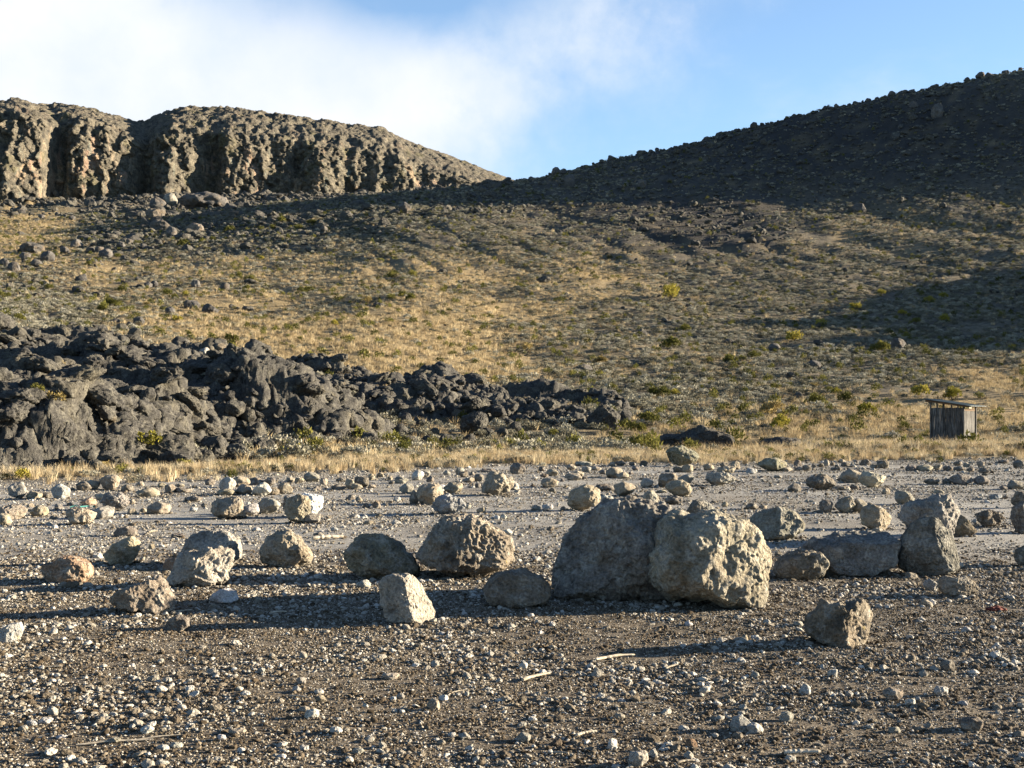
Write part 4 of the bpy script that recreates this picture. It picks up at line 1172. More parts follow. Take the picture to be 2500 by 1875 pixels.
# ---------------------------------------------------------------- the wooden hut
HD = 57.0
hx, hy = (2351.6 - CX) * HD / F, HD
hz = float(ground(hx, hy))
hut = bpy.data.objects.new('wooden_hut', None)
COL.objects.link(hut)
HROT = math.radians(-41)
hut.location = (hx, hy, min(hz, 0.0) - 0.02)
hut.rotation_euler = (0, 0, HROT)
tag(hut, 'small wooden plank hut with a sloping sheet roof, standing in dry grass', 'hut')


def box_bm(bm, x0, x1, y0, y1, z0, z1, z0b=None, z1b=None):
    """a box; z1b / z0b: heights at the x1 end where they differ"""
    z0b = z0 if z0b is None else z0b; z1b = z1 if z1b is None else z1b
    vs = [bm.verts.new(p) for p in ((x0, y0, z0), (x1, y0, z0b), (x1, y1, z0b), (x0, y1, z0), (x0, y0, z1), (x1, y0, z1b), (x1, y1, z1b), (x0, y1, z1))]
    for q in ((0, 3, 2, 1), (4, 5, 6, 7), (0, 1, 5, 4), (1, 2, 6, 5), (2, 3, 7, 6), (3, 0, 4, 7)):
        bm.faces.new([vs[i] for i in q])


def bm_obj(name, bm, mat, parent, bevel=0.0):
    bmesh.ops.recalc_face_normals(bm, faces=bm.faces)
    if bevel:
        bmesh.ops.bevel(bm, geom=bm.edges[:], offset=bevel, segments=1, affect='EDGES')
    me = bpy.data.meshes.new(name); bm.to_mesh(me); bm.free()
    me.materials.append(mat)
    return add(name, me, parent=parent)


WH = 1.86                       # wall height
FW, SW = 1.54, 1.50             # width of the front wall (to -x of the corner) and of the side wall (to +y)
TOPL, TOPR = 2.17, 1.96         # underside of the roof over the two ends
def roofz(x):                   # the roof falls towards +x
    return TOPL + (TOPR - TOPL) * (x + FW) / FW
n = 11
for i in range(n):              # front boards
    wdt = FW / n
    bm = bmesh.new(); a = -FW + i * wdt
    box_bm(bm, a + 0.004, a + wdt - 0.004, -0.012 + random.uniform(-.008, .008), 0.012, 0.0, WH + 0.05 + random.uniform(-.012, .012))
    bm_obj('plank', bm, M_PLANK, hut, 0.003)
for i in range(n):              # side boards, and the same on the two hidden walls
    wdt = SW / n
    for xw in (0.0, -FW):
        bm = bmesh.new(); a = i * wdt
        top = WH - 0.12 if xw == 0 else WH
        box_bm(bm, xw - 0.012, xw + 0.012 + random.uniform(-.008, .008), a + 0.034, a + wdt + 0.026, 0.0, top + random.uniform(-.01, .01))
        bm_obj('plank', bm, M_PLANK, hut, 0.003)
for i in range(n):
    wdt = FW / n; bm = bmesh.new(); a = -FW + i * wdt
    box_bm(bm, a + 0.004, a + wdt - 0.004, SW + 0.032, SW + 0.056, 0.0, 1.25 + random.uniform(-.01, .01))
    bm_obj('plank', bm, M_PLANK, hut, 0.003)
for (x, y) in ((0.03, -0.03), (0.03, SW + 0.09), (-FW - 0.03, -0.03), (-FW - 0.03, SW + 0.09)):
    bm = bmesh.new(); box_bm(bm, x - .035, x + .035, y - .035, y + .035, 0, roofz(x) - 0.002)
    bm_obj('corner_post', bm, M_PLANK, hut, 0.004)
for x in (-1.28, -0.95, -0.58, -0.27):
    bm = bmesh.new(); box_bm(bm, x - .03, x + .03, 0.014, 0.07, WH - 0.5, roofz(x) - 0.002)
    bm_obj('stud', bm, M_PLANK, hut, 0.003)
for y in (-0.10, 0.78, SW + 0.18):
    bm = bmesh.new()
    x0, x1 = -FW - 0.26, 0.30
    box_bm(bm, x0, x1, y - .03, y + .03, roofz(x0) + 0.0, roofz(x0) + 0.12, roofz(x1), roofz(x1) + 0.07)
    bm_obj('rafter', bm, M_BEAM, hut, 0.004)
bm = bmesh.new(); box_bm(bm, -0.02, 0.02, 0.08, SW + 0.04, WH - 0.10, WH - 0.02); bm_obj('wall_plate', bm, M_BEAM, hut, 0.003)
# corrugated sheet: ridges run down the slope
ns = 90
yy = np.linspace(-0.30, SW + 0.36, ns)
cor = 0.012 * np.sin(np.arange(ns) * 2 * math.pi / 5)
V = []
for x in np.linspace(-FW - 0.34, 0.46, 8):
    for zo in (0.13, 0.145):
        pass
    V.append(np.stack([np.full(ns, x), yy, roofz(x) + 0.135 - 0.05 * (x + FW + 0.42) / 2.7 + cor], -1))
V = np.array(V)
top = V.reshape(-1, 3); bot = top.copy(); bot[:, 2] -= 0.018
gf = grid_faces(8, ns)
edge = []
N8 = 8 * ns
for i in range(ns - 1):
    edge += [(i, i + 1, i + 1 + N8, i + N8), (7 * ns + i + 1, 7 * ns + i, 7 * ns + i + N8, 7 * ns + i + 1 + N8)]
for i in range(7):
    edge += [(i * ns, i * ns + N8, (i + 1) * ns + N8, (i + 1) * ns), ((i + 1) * ns - 1, (i + 2) * ns - 1, (i + 2) * ns - 1 + N8, (i + 1) * ns - 1 + N8)]
add('roof_sheet', mk_mesh('roof_sheet', np.vstack([top, bot]), np.vstack([gf[:, ::-1], gf + N8, np.array(edge)]), M_ROOF), parent=hut)
bm = bmesh.new(); box_bm(bm, 0.31, 0.34, -0.14, 0.20, TOPR - 0.10, TOPR - 0.02); bm_obj('roof_batten', bm, M_STICK, hut, 0.003)

# ---------------------------------------------------------------- sticks and litter
STICKS = []


def stick(xa, ya, xb, yb, th, label, name='stick', mat=None, bend=0.06, flat=0.6):
    P = []
    for px, py in ((xa, ya), (xb, yb)):
        D = CAMZ * F / (py - HY); P.append(np.array([(px - CX) * D / F, D, 0.0]))
    D = P[0][1]; r = th / 2 * D / F
    a, b = P
    L = np.linalg.norm(b - a); dirv = (b - a) / L
    side = np.array([-dirv[1], dirv[0], 0])
    nseg, nk = 14, 8
    V = []
    rs = np.random.default_rng(int(xa * 7 + ya))
    for i in range(nseg + 1):
        s = i / nseg
        c = a + (b - a) * s + side * bend * L * math.sin(s * math.pi) * rs.choice([0.9, 1.0])
        c[2] = float(ground(c[0], c[1])) + r * 1.05 + 0.4 * r * math.sin(s * 2.4)
        rr = r * (1.05 - 0.35 * s) * (0.85 + 0.3 * rs.random())
        if i in (0, nseg):
            rr *= 0.75
        for k in range(nk):
            an = 2 * math.pi * k / nk
            V.append(c + side * math.cos(an) * rr + np.array([0, 0, 1]) * math.sin(an) * rr * flat)
    V = np.array(V)
    fs = []
    for i in range(nseg):
        for k in range(nk):
            fs.append((i * nk + k, i * nk + (k + 1) % nk, (i + 1) * nk + (k + 1) % nk, (i + 1) * nk + k))
    base = a.copy(); base[2] = 0
    mid = (a + b) / 2; mid[2] = 0
    me_v = V - mid
    bm = bmesh.new()
    vs = [bm.verts.new(q) for q in me_v]
    for q in fs:
        bm.faces.new([vs[i] for i in q])
    bm.faces.new([vs[k] for k in range(nk)][::-1]); bm.faces.new([vs[nseg * nk + k] for k in range(nk)])
    bmesh.ops.recalc_face_normals(bm, faces=bm.faces)
    me = bpy.data.meshes.new(name); bm.to_mesh(me); bm.free()
    me.materials.append(mat or M_STICK)
    o = add(name, me, mid, label=label, cat='stick' if name != 'log' else 'log', group='bleached pieces of wood on the gravel')
    return o


stick(1455, 1611, 1549, 1599, 12, 'pale curved stick with a pebble resting against it, below the huge boulder')
stick(1276, 1663, 1342, 1646, 13, 'short white board-like piece of wood lying slantwise on the near gravel')
stick(1406, 1800, 1457, 1791, 11, 'short pale stick near the bottom edge, below the white board-like piece')
stick(1915, 1845, 2003, 1845, 22, 'thick grey length of wood at the bottom edge with a black hollow beneath', 'log', bend=0.02)
stick(1809, 1686, 1836, 1684, 7, 'tiny reddish stick among pebbles in the middle of the near gravel')
stick(1552, 1718, 1592, 1719, 7, 'thin pale splinter between the curved stick and the bottom edge')
stick(186, 1821, 373, 1809, 8, 'long thin bleached stick lying near the bottom corner', bend=0.02)
stick(333, 1808, 441, 1799, 6, 'thin stalk crossing the end of the long bleached stick', bend=0.03)
stick(85, 1637, 152, 1634, 6, 'thin pale stalk on the brown soil near the pale smooth rock', bend=0.02)
stick(1090, 1708, 1139, 1690, 4, 'thin bent twig beside the cone-shaped pebble', bend=0.15)
stick(706, 1708, 757, 1713, 8, 'short yellowish stick behind the biggest white pebble of the near gravel')
stick(763, 1324, 838, 1320, 17, 'thick pale sawn log lying on the flat past the dome-shaped boulder', 'log', bend=0.01)
stick(362, 1304, 384, 1302, 9, 'small white chip of wood on the flat past the egg-shaped boulder')
stick(222, 1414, 256, 1413, 8, 'short yellowish stick beside the reddish two-toned boulder')
stick(1655, 1866, 1697, 1861, 9, 'orange-brown stick at the very bottom edge of the gravel')
stick(1350, 1840, 1388, 1846, 8, 'grey-white stick fragment at the bottom edge under the short pale stick')
stick(1625, 1630, 1655, 1622, 8, 'stubby pale stick a little behind the middle of the near gravel')
stick(1790, 1304, 1880, 1304, 6, 'long thin lath on the ground behind the wide hollowed slab', bend=0.01)
stick(420, 1495, 470, 1491, 6, 'thin pale stalk beyond the small dark shadowed stone', bend=0.02)
stick(660, 1500, 700, 1496, 9, 'pinkish splinter lying in the long shadow of the huge boulder', bend=0.03)

# red rag
D = CAMZ * F / (1488 - HY)
v, f = rock_verts(115 / 2.212 * D / F, 0.12, 0.055, 4, 77, 2.2, None, 6)
add('rag', mk_mesh('rag', v, f, M_RAG), ((2432 - CX) * D / F, D, float(ground((2432 - CX) * D / F, D)) - 0.008), label='crumpled dull red rag on the gravel, past the low tan boulder', cat='rag')
# teal string draped behind the slanted block
D = CAMZ * F / (1240 - HY)
pts = [(172, 1239), (182, 1237), (190, 1234), (200, 1235), (212, 1237), (225, 1235), (236, 1237)]
bm = bmesh.new()
prev = None
for i, (px, py) in enumerate(pts):
    c = Vector(((px - CX) * D / F, D + 0.08 * math.sin(i * 1.7), 0.0)); c.z = float(ground(c.x, c.y)) + 0.014 + 0.012 * math.sin(i * 2.1)
    ring = [bm.verts.new(c + Vector((0, math.cos(k * math.pi / 3) * .011, math.sin(k * math.pi / 3) * .011))) for k in range(6)]
    if prev:
        for k in range(6):
            bm.faces.new((prev[k], prev[(k + 1) % 6], ring[(k + 1) % 6], ring[k]))
    prev = ring
me = bpy.data.meshes.new('string'); bm.to_mesh(me); bm.free(); me.materials.append(M_STRING)
add('string', me, label='bright teal string lying on the ground behind the slanted tan block', cat='string')

# ---------------------------------------------------------------- plants
def blades(n, h, spread, wb, seed, lean=0.5):
    rs = np.random.default_rng(seed)
    V, Fc = [], []
    for i in range(n):
        a = rs.uniform(0, 2 * math.pi); r0 = spread * math.sqrt(rs.random())
        b = np.array([math.cos(a) * r0, math.sin(a) * r0, -0.03 * h])
        hh = h * rs.uniform(0.55, 1.1)
        out = np.array([math.cos(a), math.sin(a), 0]) * hh * lean * rs.uniform(0.1, 1.0) + rs.normal(size=3) * np.array([.1, .1, 0]) * hh
        sd_ = np.array([-math.sin(a + rs.uniform(-1, 1)), math.cos(a + rs.uniform(-1, 1)), 0]) * wb
        k = len(V)
        m_ = b + out * 0.35 + np.array([0, 0, hh * 0.6]); tp = b + out + np.array([0, 0, hh])
        V += [b - sd_, b + sd_, m_ + sd_ * 0.7, m_ - sd_ * 0.7, tp]
        Fc += [(k, k + 1, k + 2), (k, k + 2, k + 3), (k + 3, k + 2, k + 4)]
    return np.array(V), np.array(Fc)


def clump(n, rx, rz, leaf, seed, lobes=5, up=0.6):
    """leaf-sized faces spread through a lumpy dome"""
    rs = np.random.default_rng(seed)
    lob = [(rs.uniform(-.55, .55) * rx, rs.uniform(-.55, .55) * rx, rs.uniform(0.25, 0.62) * rz, rs.uniform(0.38, 0.62)) for _ in range(lobes)]
    V, Fc = [], []
    for i in range(n):
        lx, ly, lz, lr = lob[rs.integers(lobes)]
        d = rs.normal(size=3); d /= np.linalg.norm(d)
        if d[2] < -0.35:
            d[2] *= -0.6
        c = np.array([lx, ly, lz]) + d * np.array([rx, rx, rz * 0.75]) * lr * rs.uniform(0.62, 1.04)
        c[2] = max(c[2], 0.02 * rz)
        nrm = d * (1 - up) + np.array([0, 0, up]) + rs.normal(size=3) * 0.35; nrm /= np.linalg.norm(nrm)
        s1 = np.cross(nrm, rs.normal(size=3)); s1 /= np.linalg.norm(s1)
        L = leaf * rs.uniform(0.6, 1.35)
        k = len(V)
        V += [c - s1 * L * 0.45, c + s1 * L * 0.45, c + nrm * L * 1.5 + s1 * L * 0.12, c + nrm * L * 0.9 - s1 * L * 0.4]
        Fc += [(k, k + 1, k + 2), (k, k + 2, k + 3)]
    return np.array(V), np.array(Fc)


def proto(name, vf, mat, smooth=False):
    return bpy.data.objects.new(name, mk_mesh(name, vf[0], vf[1], mat, smooth))      # kept out of the scene: only scattered


def scatter(name, pts, scl, rot, idx, protos, **tags):
    """one mass of small pieces: each point carries one of the prototypes"""
    me = bpy.data.meshes.new(name)
    n = len(pts)
    me.vertices.add(n); me.vertices.foreach_set('co', np.asarray(pts, np.float32).ravel())
    for nm, typ, key, arr in (('scl', 'FLOAT_VECTOR', 'vector', scl), ('rot', 'FLOAT_VECTOR', 'vector', rot), ('idx', 'INT', 'value', idx)):
        a = me.attributes.new(nm, typ, 'POINT')
        a.data.foreach_set(key, np.ascontiguousarray(arr, np.int32 if typ == 'INT' else np.float32).ravel())
    o = add(name, me, **tags)
    ng = bpy.data.node_groups.new(name, 'GeometryNodeTree')
    ng.interface.new_socket('Geometry', in_out='INPUT', socket_type='NodeSocketGeometry')
    ng.interface.new_socket('Geometry', in_out='OUTPUT', socket_type='NodeSocketGeometry')
    N = ng.nodes.new; Lk = ng.links.new
    gi, go = N('NodeGroupInput'), N('NodeGroupOutput')
    jn = N('GeometryNodeJoinGeometry')
    for p in reversed(protos):
        oi = N('GeometryNodeObjectInfo'); oi.inputs[0].default_value = p
        g2 = N('GeometryNodeGeometryToInstance')
        Lk(oi.outputs['Geometry'], g2.inputs[0]); Lk(g2.outputs[0], jn.inputs[0])
    ip = N('GeometryNodeInstanceOnPoints')
    Lk(gi.outputs[0], ip.inputs['Points']); Lk(jn.outputs[0], ip.inputs['Instance'])
    ip.inputs['Pick Instance'].default_value = True
    for nm, typ, sock in (('idx', 'INT', 'Instance Index'), ('rot', 'FLOAT_VECTOR', 'Rotation'), ('scl', 'FLOAT_VECTOR', 'Scale')):
        na = N('GeometryNodeInputNamedAttribute'); na.data_type = typ; na.inputs[0].default_value = nm
        Lk(na.outputs['Attribute'], ip.inputs[sock])
    Lk(ip.outputs[0], go.inputs[0])
    md = o.modifiers.new('scatter', 'NODES'); md.node_group = ng
    return o


def spots(n, d0, d1, umax, pw):
    """points spread over the land between two distances; pw 1 = even over the ground"""
    r = rng.random(n)
    D = (d0 ** (pw + 1) + r * (d1 ** (pw + 1) - d0 ** (pw + 1))) ** (1 / (pw + 1))
    return rng.uniform(-umax, umax, n) * D, D


# bushes, one by one
BP = []
for i, (n, leaf, lob, up) in enumerate([(620, .075, 6, .65), (520, .085, 5, .6), (700, .065, 7, .7), (420, .09, 4, .55)]):
    vf = clump(n, 0.62, 1.0, leaf, 300 + i, lob, up)
    leafs = mk_mesh('heath_bush', vf[0], vf[1], M_GREEN, False)
    bm = bmesh.new()
    rs = np.random.default_rng(400 + i)
    for _ in range(6):
        a = rs.uniform(0, 6.28); tp = Vector((math.cos(a) * .3, math.sin(a) * .3, rs.uniform(.45, .7)))
        r1 = [bm.verts.new((math.cos(k * 2.094) * .022, math.sin(k * 2.094) * .022, -.06)) for k in range(3)]
        r2 = [bm.verts.new(tp + Vector((math.cos(k * 2.094) * .008, math.sin(k * 2.094) * .008, 0))) for k in range(3)]
        for k in range(3):
            bm.faces.new((r1[k], r1[(k + 1) % 3], r2[(k + 1) % 3], r2[k]))
    st = bpy.data.meshes.new('stem'); bm.to_mesh(st); bm.free(); st.materials.append(M_TWIG)
    variants = [leafs]
    for mt in (M_YELLOW, M_BROWNB):
        c = leafs.copy(); c.materials[0] = mt; variants.append(c)
    BP.append((variants, st))
BUSHES = []


def land(x, y):
    return max(float(ground(x, y)), float(lava(x, y)) if 26 < y < 115 else -99)


def bush(px, py, wp, hp=None, kind=0):
    on_lava = px < 1620 and py > 760
    D = hit(px, py, lava if on_lava else None)
    if D is None:
        return
    D += 0.15
    k = D / F
    hp = hp or wp * 0.78
    x = (px - CX) * k
    var, st = random.choice(BP)
    o = add('bush', var[kind], (x, D, land(x, D) - 0.04 * hp * k), random.uniform(0, 6.28))
    wp *= 1.12; hp *= 1.12
    sx = wp * k / 1.30
    o.scale = (sx, sx, hp * k / 1.22)
    s = add('stem', st, parent=o)
    tag(o, None, 'bush', 'bushes dotted over the slopes')
    BUSHES.append(dict(o=o, px=px, py=py, D=D, kind=kind))


for T, lst in ((LA, [(990, 658, 50), (790, 715, 55), (868, 700, 45), (920, 692, 35), (1035, 853, 42), (1080, 870, 50), (1145, 892, 28), (1070, 905, 40), (725, 928, 45), (800, 932, 40, 1), (750, 942, 45), (525, 915, 48),
                     (475, 970, 52), (440, 993, 42), (1310, 915, 55), (1690, 855, 52), (1785, 850, 55), (1805, 895, 30), (1690, 952, 45), (1775, 950, 55), (1740, 932, 42), (1585, 962, 50, 2), (390, 802, 40),
                     (295, 982, 40), (635, 972, 32, 2), (1290, 645, 40), (1350, 622, 42), (1400, 580, 36), (1215, 610, 52), (1180, 640, 36), (80, 1037, 50), (50, 850, 40), (130, 910, 40), (1130, 770, 30, 1),
                     (505, 765, 34), (410, 780, 30), (210, 905, 40), (30, 930, 36), (345, 905, 30)]),
               (LC, [(1220, 62, 45), (2150, 268, 62), (1630, 465, 82, 2), (1715, 632, 88), (1990, 672, 125), (2075, 668, 80, 1), (1935, 822, 115), (1860, 892, 120), (1465, 922, 78), (1345, 912, 80),
                     (1900, 972, 98), (460, 1012, 130), (590, 1003, 72), (2050, 85, 130, 1), (50, 238, 62, 1), (2040, 380, 130), (1200, 400, 90, 2), (1730, 970, 90, 1)]),
               (LR, [(450, 468, 100), (585, 442, 80), (520, 452, 60), (1330, 402, 130), (990, 242, 80, 1), (1200, 142, 80, 1), (1490, 182, 60, 1), (1730, 217, 92, 1), (1560, 232, 62), (1640, 97, 62, 1),
                     (1720, 77, 62, 1), (830, 332, 112, 1), (965, 724, 125), (1140, 702, 102), (1250, 782, 130, 1), (700, 792, 160, 2), (730, 862, 150, 1), (950, 617, 62, 2), (720, 622, 70), (1400, 292, 62),
                     (180, 262, 56), (1580, 670, 120, 1), (1790, 684, 120, 1), (90, 72, 130, 1), (1355, 60, 60, 1), (1100, 660, 90, 1), (1500, 400, 40), (1760, 680, 80)]),
               (LL, [(200, 622, 88), (295, 695, 125, 2), (800, 925, 160, 1), (740, 925, 90, 1), (320, 458, 74, 2), (590, 112, 80), (555, 137, 70), (900, 52, 60), (370, 122, 46), (105, 192, 72), (1610, 915, 95, 1),
                     (640, 108, 42), (1000, 985, 90, 1), (560, 985, 80, 2), (1300, 1000, 70, 1), (110, 1045, 90, 1), (960, 195, 60, 1), (1255, 310, 80)])):
    for b in lst:
        bush(T[0] + b[0] / T[2], T[1] + b[1] / T[2], b[2] / T[2], None, b[3] if len(b) > 3 else 0)

# grass, scrub and stones that nobody could count
P_STRAW = [proto('grass_tussock', blades(46, 0.42, 0.13, 0.006, 20 + i, .5), M_STRAW) for i in range(3)]
P_TUFT = [proto('brown_tussock', blades(34, 0.34, 0.16, 0.010, 30 + i, .8), M_TUFT) for i in range(3)]
P_GREY = [proto('grey_cushion', clump(210, 0.36, 0.42, 0.046, 40 + i, 5, .5), M_GREY) for i in range(4)]
P_GREENS = [proto('green_sprig', clump(130, 0.30, 0.5, 0.052, 50 + i, 4, .65), M_GREEN) for i in range(2)]


def pebble_proto(name, seed, mat, level=2):
    v, f = rock_verts(1.0, 0.85, 0.62, level, seed, 1.6, None, 6)
    v[:, 2] -= 0.18
    return proto(name, (v, f), mat, False)


P_PEB = [pebble_proto('pebble', 600 + i, M_GRAVEL, 2) for i in range(7)]
P_PEB_S = [pebble_proto('pebble', 620 + i, M_GRAVEL, 1) for i in range(6)]
P_GRIT = [pebble_proto('grit_grain', 670 + i, M_GRIT, 1) for i in range(5)]
P_CRUMB = [pebble_proto('soil_crumb', 660 + i, M_CRUMB, 1) for i in range(5)]
P_STONE = [pebble_proto('scree_stone', 640 + i, M_LAVA, 2) for i in range(5)]
yaw = lambda n, tilt=0.12: np.stack([rng.normal(0, tilt, n), rng.normal(0, tilt, n), rng.uniform(0, 6.28, n)], -1)

# slopes
n = 150000
x, y = spots(n, 40, 430, 0.60, 0.25)
z = ground(x, y)
lv = np.where(y < 113, lava(x, y), -99)
pxv = px_of(x, y)
on_l = lv > z - 0.1
t_, d_, s_ = cover(x, y, z)
fe = np.interp(pxv, EDGE_P, EDGE_D)
r = rng.random(n); r2 = rng.random(n)
ok = (y > fe + 8) & ~on_l & (r2 < np.clip(1.0 - 0.97 * s_ - 0.30 * d_ * (y < 260) - 0.25 * np.maximum(perlin2(x / 5, y / 6, 90), 0) - 0.9 * np.maximum(fbm2(x / 13, y / 17, 2, 102) - 0.05, 0), 0.10, 1))
ok &= ~((np.abs(x - hx + 0.8) < 1.6) & (np.abs(y - hy - 0.6) < 1.7))
grassy = ok & (r < np.clip(0.06 + 0.86 * t_, 0, 0.93))
grey = ok & ~grassy & (r < 0.95)
green = ok & ~grassy & ~grey
gsc = lambda m, lo, hi: (rng.uniform(lo, hi, m.sum()) * rng.uniform(0.75, 1.25, m.sum()) * (0.9 + 0.0018 * y[m]))
def pack(m, lo, hi, flat=(0.8, 1.1)):
    s = gsc(m, lo, hi)
    return np.stack([x[m], y[m], z[m] - 0.02], -1), np.stack([s, s, s * rng.uniform(*flat, m.sum())], -1), yaw(m.sum())
a, b, c = pack(grassy, 0.75, 1.35)
scatter('hillside_grass', a, b, c, rng.integers(0, 3, len(a)), P_TUFT, kind='stuff', label='dry tan grass tussocks covering the slope', cat='grass')
a, b, c = pack(grey, 0.45, 1.35, (0.7, 1.0))
scatter('hillside_scrub', a, b, c, rng.integers(0, 4, len(a)), P_GREY, kind='stuff', label='low grey cushion scrub covering the slope', cat='scrub')
a, b, c = pack(green, 0.6, 1.5)
scatter('hillside_heath', a, b, c, rng.integers(0, 2, len(a)), P_GREENS, kind='stuff', label='small green heath sprigs among the grey scrub', cat='heath')
# far talus and grass under the cliff
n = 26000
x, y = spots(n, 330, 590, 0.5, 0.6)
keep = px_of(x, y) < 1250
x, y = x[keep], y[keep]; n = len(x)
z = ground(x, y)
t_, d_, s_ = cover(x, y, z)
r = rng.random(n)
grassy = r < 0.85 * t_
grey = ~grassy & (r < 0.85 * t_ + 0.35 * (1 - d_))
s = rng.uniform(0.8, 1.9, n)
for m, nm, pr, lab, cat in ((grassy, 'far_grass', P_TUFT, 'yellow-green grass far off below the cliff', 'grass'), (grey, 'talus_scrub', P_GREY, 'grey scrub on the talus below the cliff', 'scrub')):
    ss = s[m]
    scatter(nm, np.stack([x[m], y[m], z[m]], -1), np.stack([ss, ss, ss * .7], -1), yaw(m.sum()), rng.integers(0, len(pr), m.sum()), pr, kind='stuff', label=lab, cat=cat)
# dark stones: talus, hill and skyline
n = 70000
x, y = spots(n, 75, 575, 0.58, 0.8)
z = ground(x, y)
t_, d_, s_ = cover(x, y, z)
pxv = px_of(x, y)
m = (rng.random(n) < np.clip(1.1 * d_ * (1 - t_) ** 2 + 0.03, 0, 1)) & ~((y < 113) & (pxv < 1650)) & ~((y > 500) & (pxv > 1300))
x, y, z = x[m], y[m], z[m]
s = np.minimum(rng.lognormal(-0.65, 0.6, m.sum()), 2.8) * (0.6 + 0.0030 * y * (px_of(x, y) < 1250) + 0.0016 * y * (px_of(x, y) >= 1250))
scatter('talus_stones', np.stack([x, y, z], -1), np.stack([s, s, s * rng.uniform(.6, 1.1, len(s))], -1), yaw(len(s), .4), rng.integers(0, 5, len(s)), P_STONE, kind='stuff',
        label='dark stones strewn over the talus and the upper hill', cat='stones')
# rubble of small rounded lumps all over the flow
n = 30000
x, y = spots(n, 29, 100, 0.66, 0.4)
z = lava(x, y); g = ground(x, y)
pxv = px_of(x, y)
m = (z > g + 0.05) & (pxv < 1590) & (rng.random(n) < np.clip(0.28 + 1.2 * perlin2(x / 4, y / 4, 94), 0.06, 0.95))
x, y, z = x[m], y[m], z[m]
P_LUMP = []
for i in range(6):
    v, f = rock_verts(1.0, random.uniform(.75, 1.1), random.uniform(.4, .75), 3, 680 + i, 2.2, None, 6)
    v[:, 2] -= 0.22
    P_LUMP.append(proto('lava_lump', (v, f), M_LAVA, True))
s = np.minimum(rng.lognormal(math.log(0.40), 0.5, m.sum()), 1.2)
scatter('lava_rubble', np.stack([x, y, z], -1), np.stack([s, s, s], -1), yaw(len(s), .35), rng.integers(0, 6, len(s)), P_LUMP, kind='stuff', label='rubble of small rounded lumps over the lava flow', cat='rubble')
# blocks fallen from the cliff
n = 2600
xx_ = rng.uniform(-260, -15, n); yy_ = 512 + (xx_ + 200) * 0.33 + rng.normal(0, 20, n)
zz_ = ground(xx_, yy_)
s = np.minimum(rng.lognormal(math.log(1.9), 0.5, n), 6.0)
scatter('cliff_rubble', np.stack([xx_, yy_, zz_], -1), np.stack([s, s, s * rng.uniform(.6, 1.1, n)], -1), yaw(n, .5), rng.integers(0, 5, n), P_STONE, kind='stuff', label='dark rubble fallen along the foot of the cliff', cat='rubble')
# sparse plants on the lava
n = 5200
x, y = spots(n, 30, 100, 0.66, 0.5)
z = lava(x, y); g = ground(x, y)
pxv = px_of(x, y)
m = (z > g + 0.25) & (pxv < 1560) & (rng.random(n) < 0.16 + 0.5 * (perlin2(x / 3, y / 3, 91) > 0.28))
x, y, z = x[m], y[m], z[m]
s = rng.uniform(0.3, 0.85, m.sum())
scatter('lava_scrub', np.stack([x, y, z - 0.03], -1), np.stack([s, s, s * .8], -1), yaw(len(s)), rng.integers(0, 5, len(s)), P_GREY[:3] + P_TUFT[:2], kind='stuff', label='sparse grey scrub rooted in the lava', cat='scrub')
# pale grass along the far edge of the plain and round the hut
n = 60000
x, y = spots(n, 25, 66, 0.62, 0.6)
pxv = px_of(x, y)
fe = np.interp(pxv, EDGE_P, EDGE_D)
z = ground(x, y); lv = lava(x, y)
tt = y - fe
wdth = np.interp(pxv, [-900, 0, 600, 1000, 1400, 1700, 2000, 2500, 4000], [3.0, 3.0, 6, 13, 12, 9, 18, 24, 24])
pr = sstep(-1.6, 1.4, tt + 2.2 * perlin2(x / 2.6, y / 1.6, 92) + 1.2 * perlin2(x / 0.8, y / 0.7, 103) - 0.5) * (1 - sstep(0.55, 1.15, tt / wdth)) * np.clip(0.50 + 1.1 * perlin2(x / 2.4, y / 3.2, 93) + 0.6 * perlin2(x / 0.7, y / 0.7, 104), 0.05, 1)
pr = pr * np.where((np.abs(x - hx + 0.2) < 2.4) & (y < hy + 0.5) & (y > hy - 4), 0.22, 1.0)
m = (rng.random(n) < pr) & (lv < z + 0.25) & ~((np.abs(x - hx + 0.8) < 1.15) & (np.abs(y - hy - 0.75) < 1.0))
x, y, z = x[m], y[m], z[m]
s = rng.uniform(0.4, 1.25, m.sum()) * np.where((x > 12) & (y > 47) & (y < 60), 1.2, 0.72)
mm = rng.random(len(s))
sel = mm < 0.78
scatter('straw_grass', np.stack([x, y, z], -1)[sel], np.stack([s, s, s], -1)[sel], yaw(sel.sum()), rng.integers(0, 3, sel.sum()), P_STRAW, kind='stuff', label='pale straw-coloured grass fringing the gravel plain', cat='grass')
sel = ~sel
scatter('fringe_scrub', np.stack([x, y, z], -1)[sel], 0.8 * np.stack([s, s, s * .8], -1)[sel], yaw(sel.sum()), rng.integers(0, 6, sel.sum()), P_GREY + P_GREENS, kind='stuff', label='low scrub among the pale grass at the edge of the plain', cat='scrub')

# ---------------------------------------------------------------- gravel
def gravel(name, n, d0, d1, pw, mu, sg, smax, protos, dens, lab, lo=0.0):
    x, y = spots(n, d0, d1, 0.56, pw)
    x = x * (y + 4.0) / y           # reaches well past the sides of the view close by
    fe = np.interp(px_of(x, y), EDGE_P, EDGE_D)
    k = (y < fe + 1.5) & (rng.random(n) < dens(x, y))
    x, y = x[k], y[k]
    s = np.clip(rng.lognormal(mu, sg, len(x)), lo, smax)
    z = ground(x, y)
    scatter(name, np.stack([x, y, z], -1), np.stack([s, s * rng.uniform(.75, 1.1, len(s)), s * rng.uniform(.7, 1.15, len(s))], -1), yaw(len(s), .3), rng.integers(0, len(protos), len(s)), protos,
            kind='stuff', label=lab, cat='gravel')


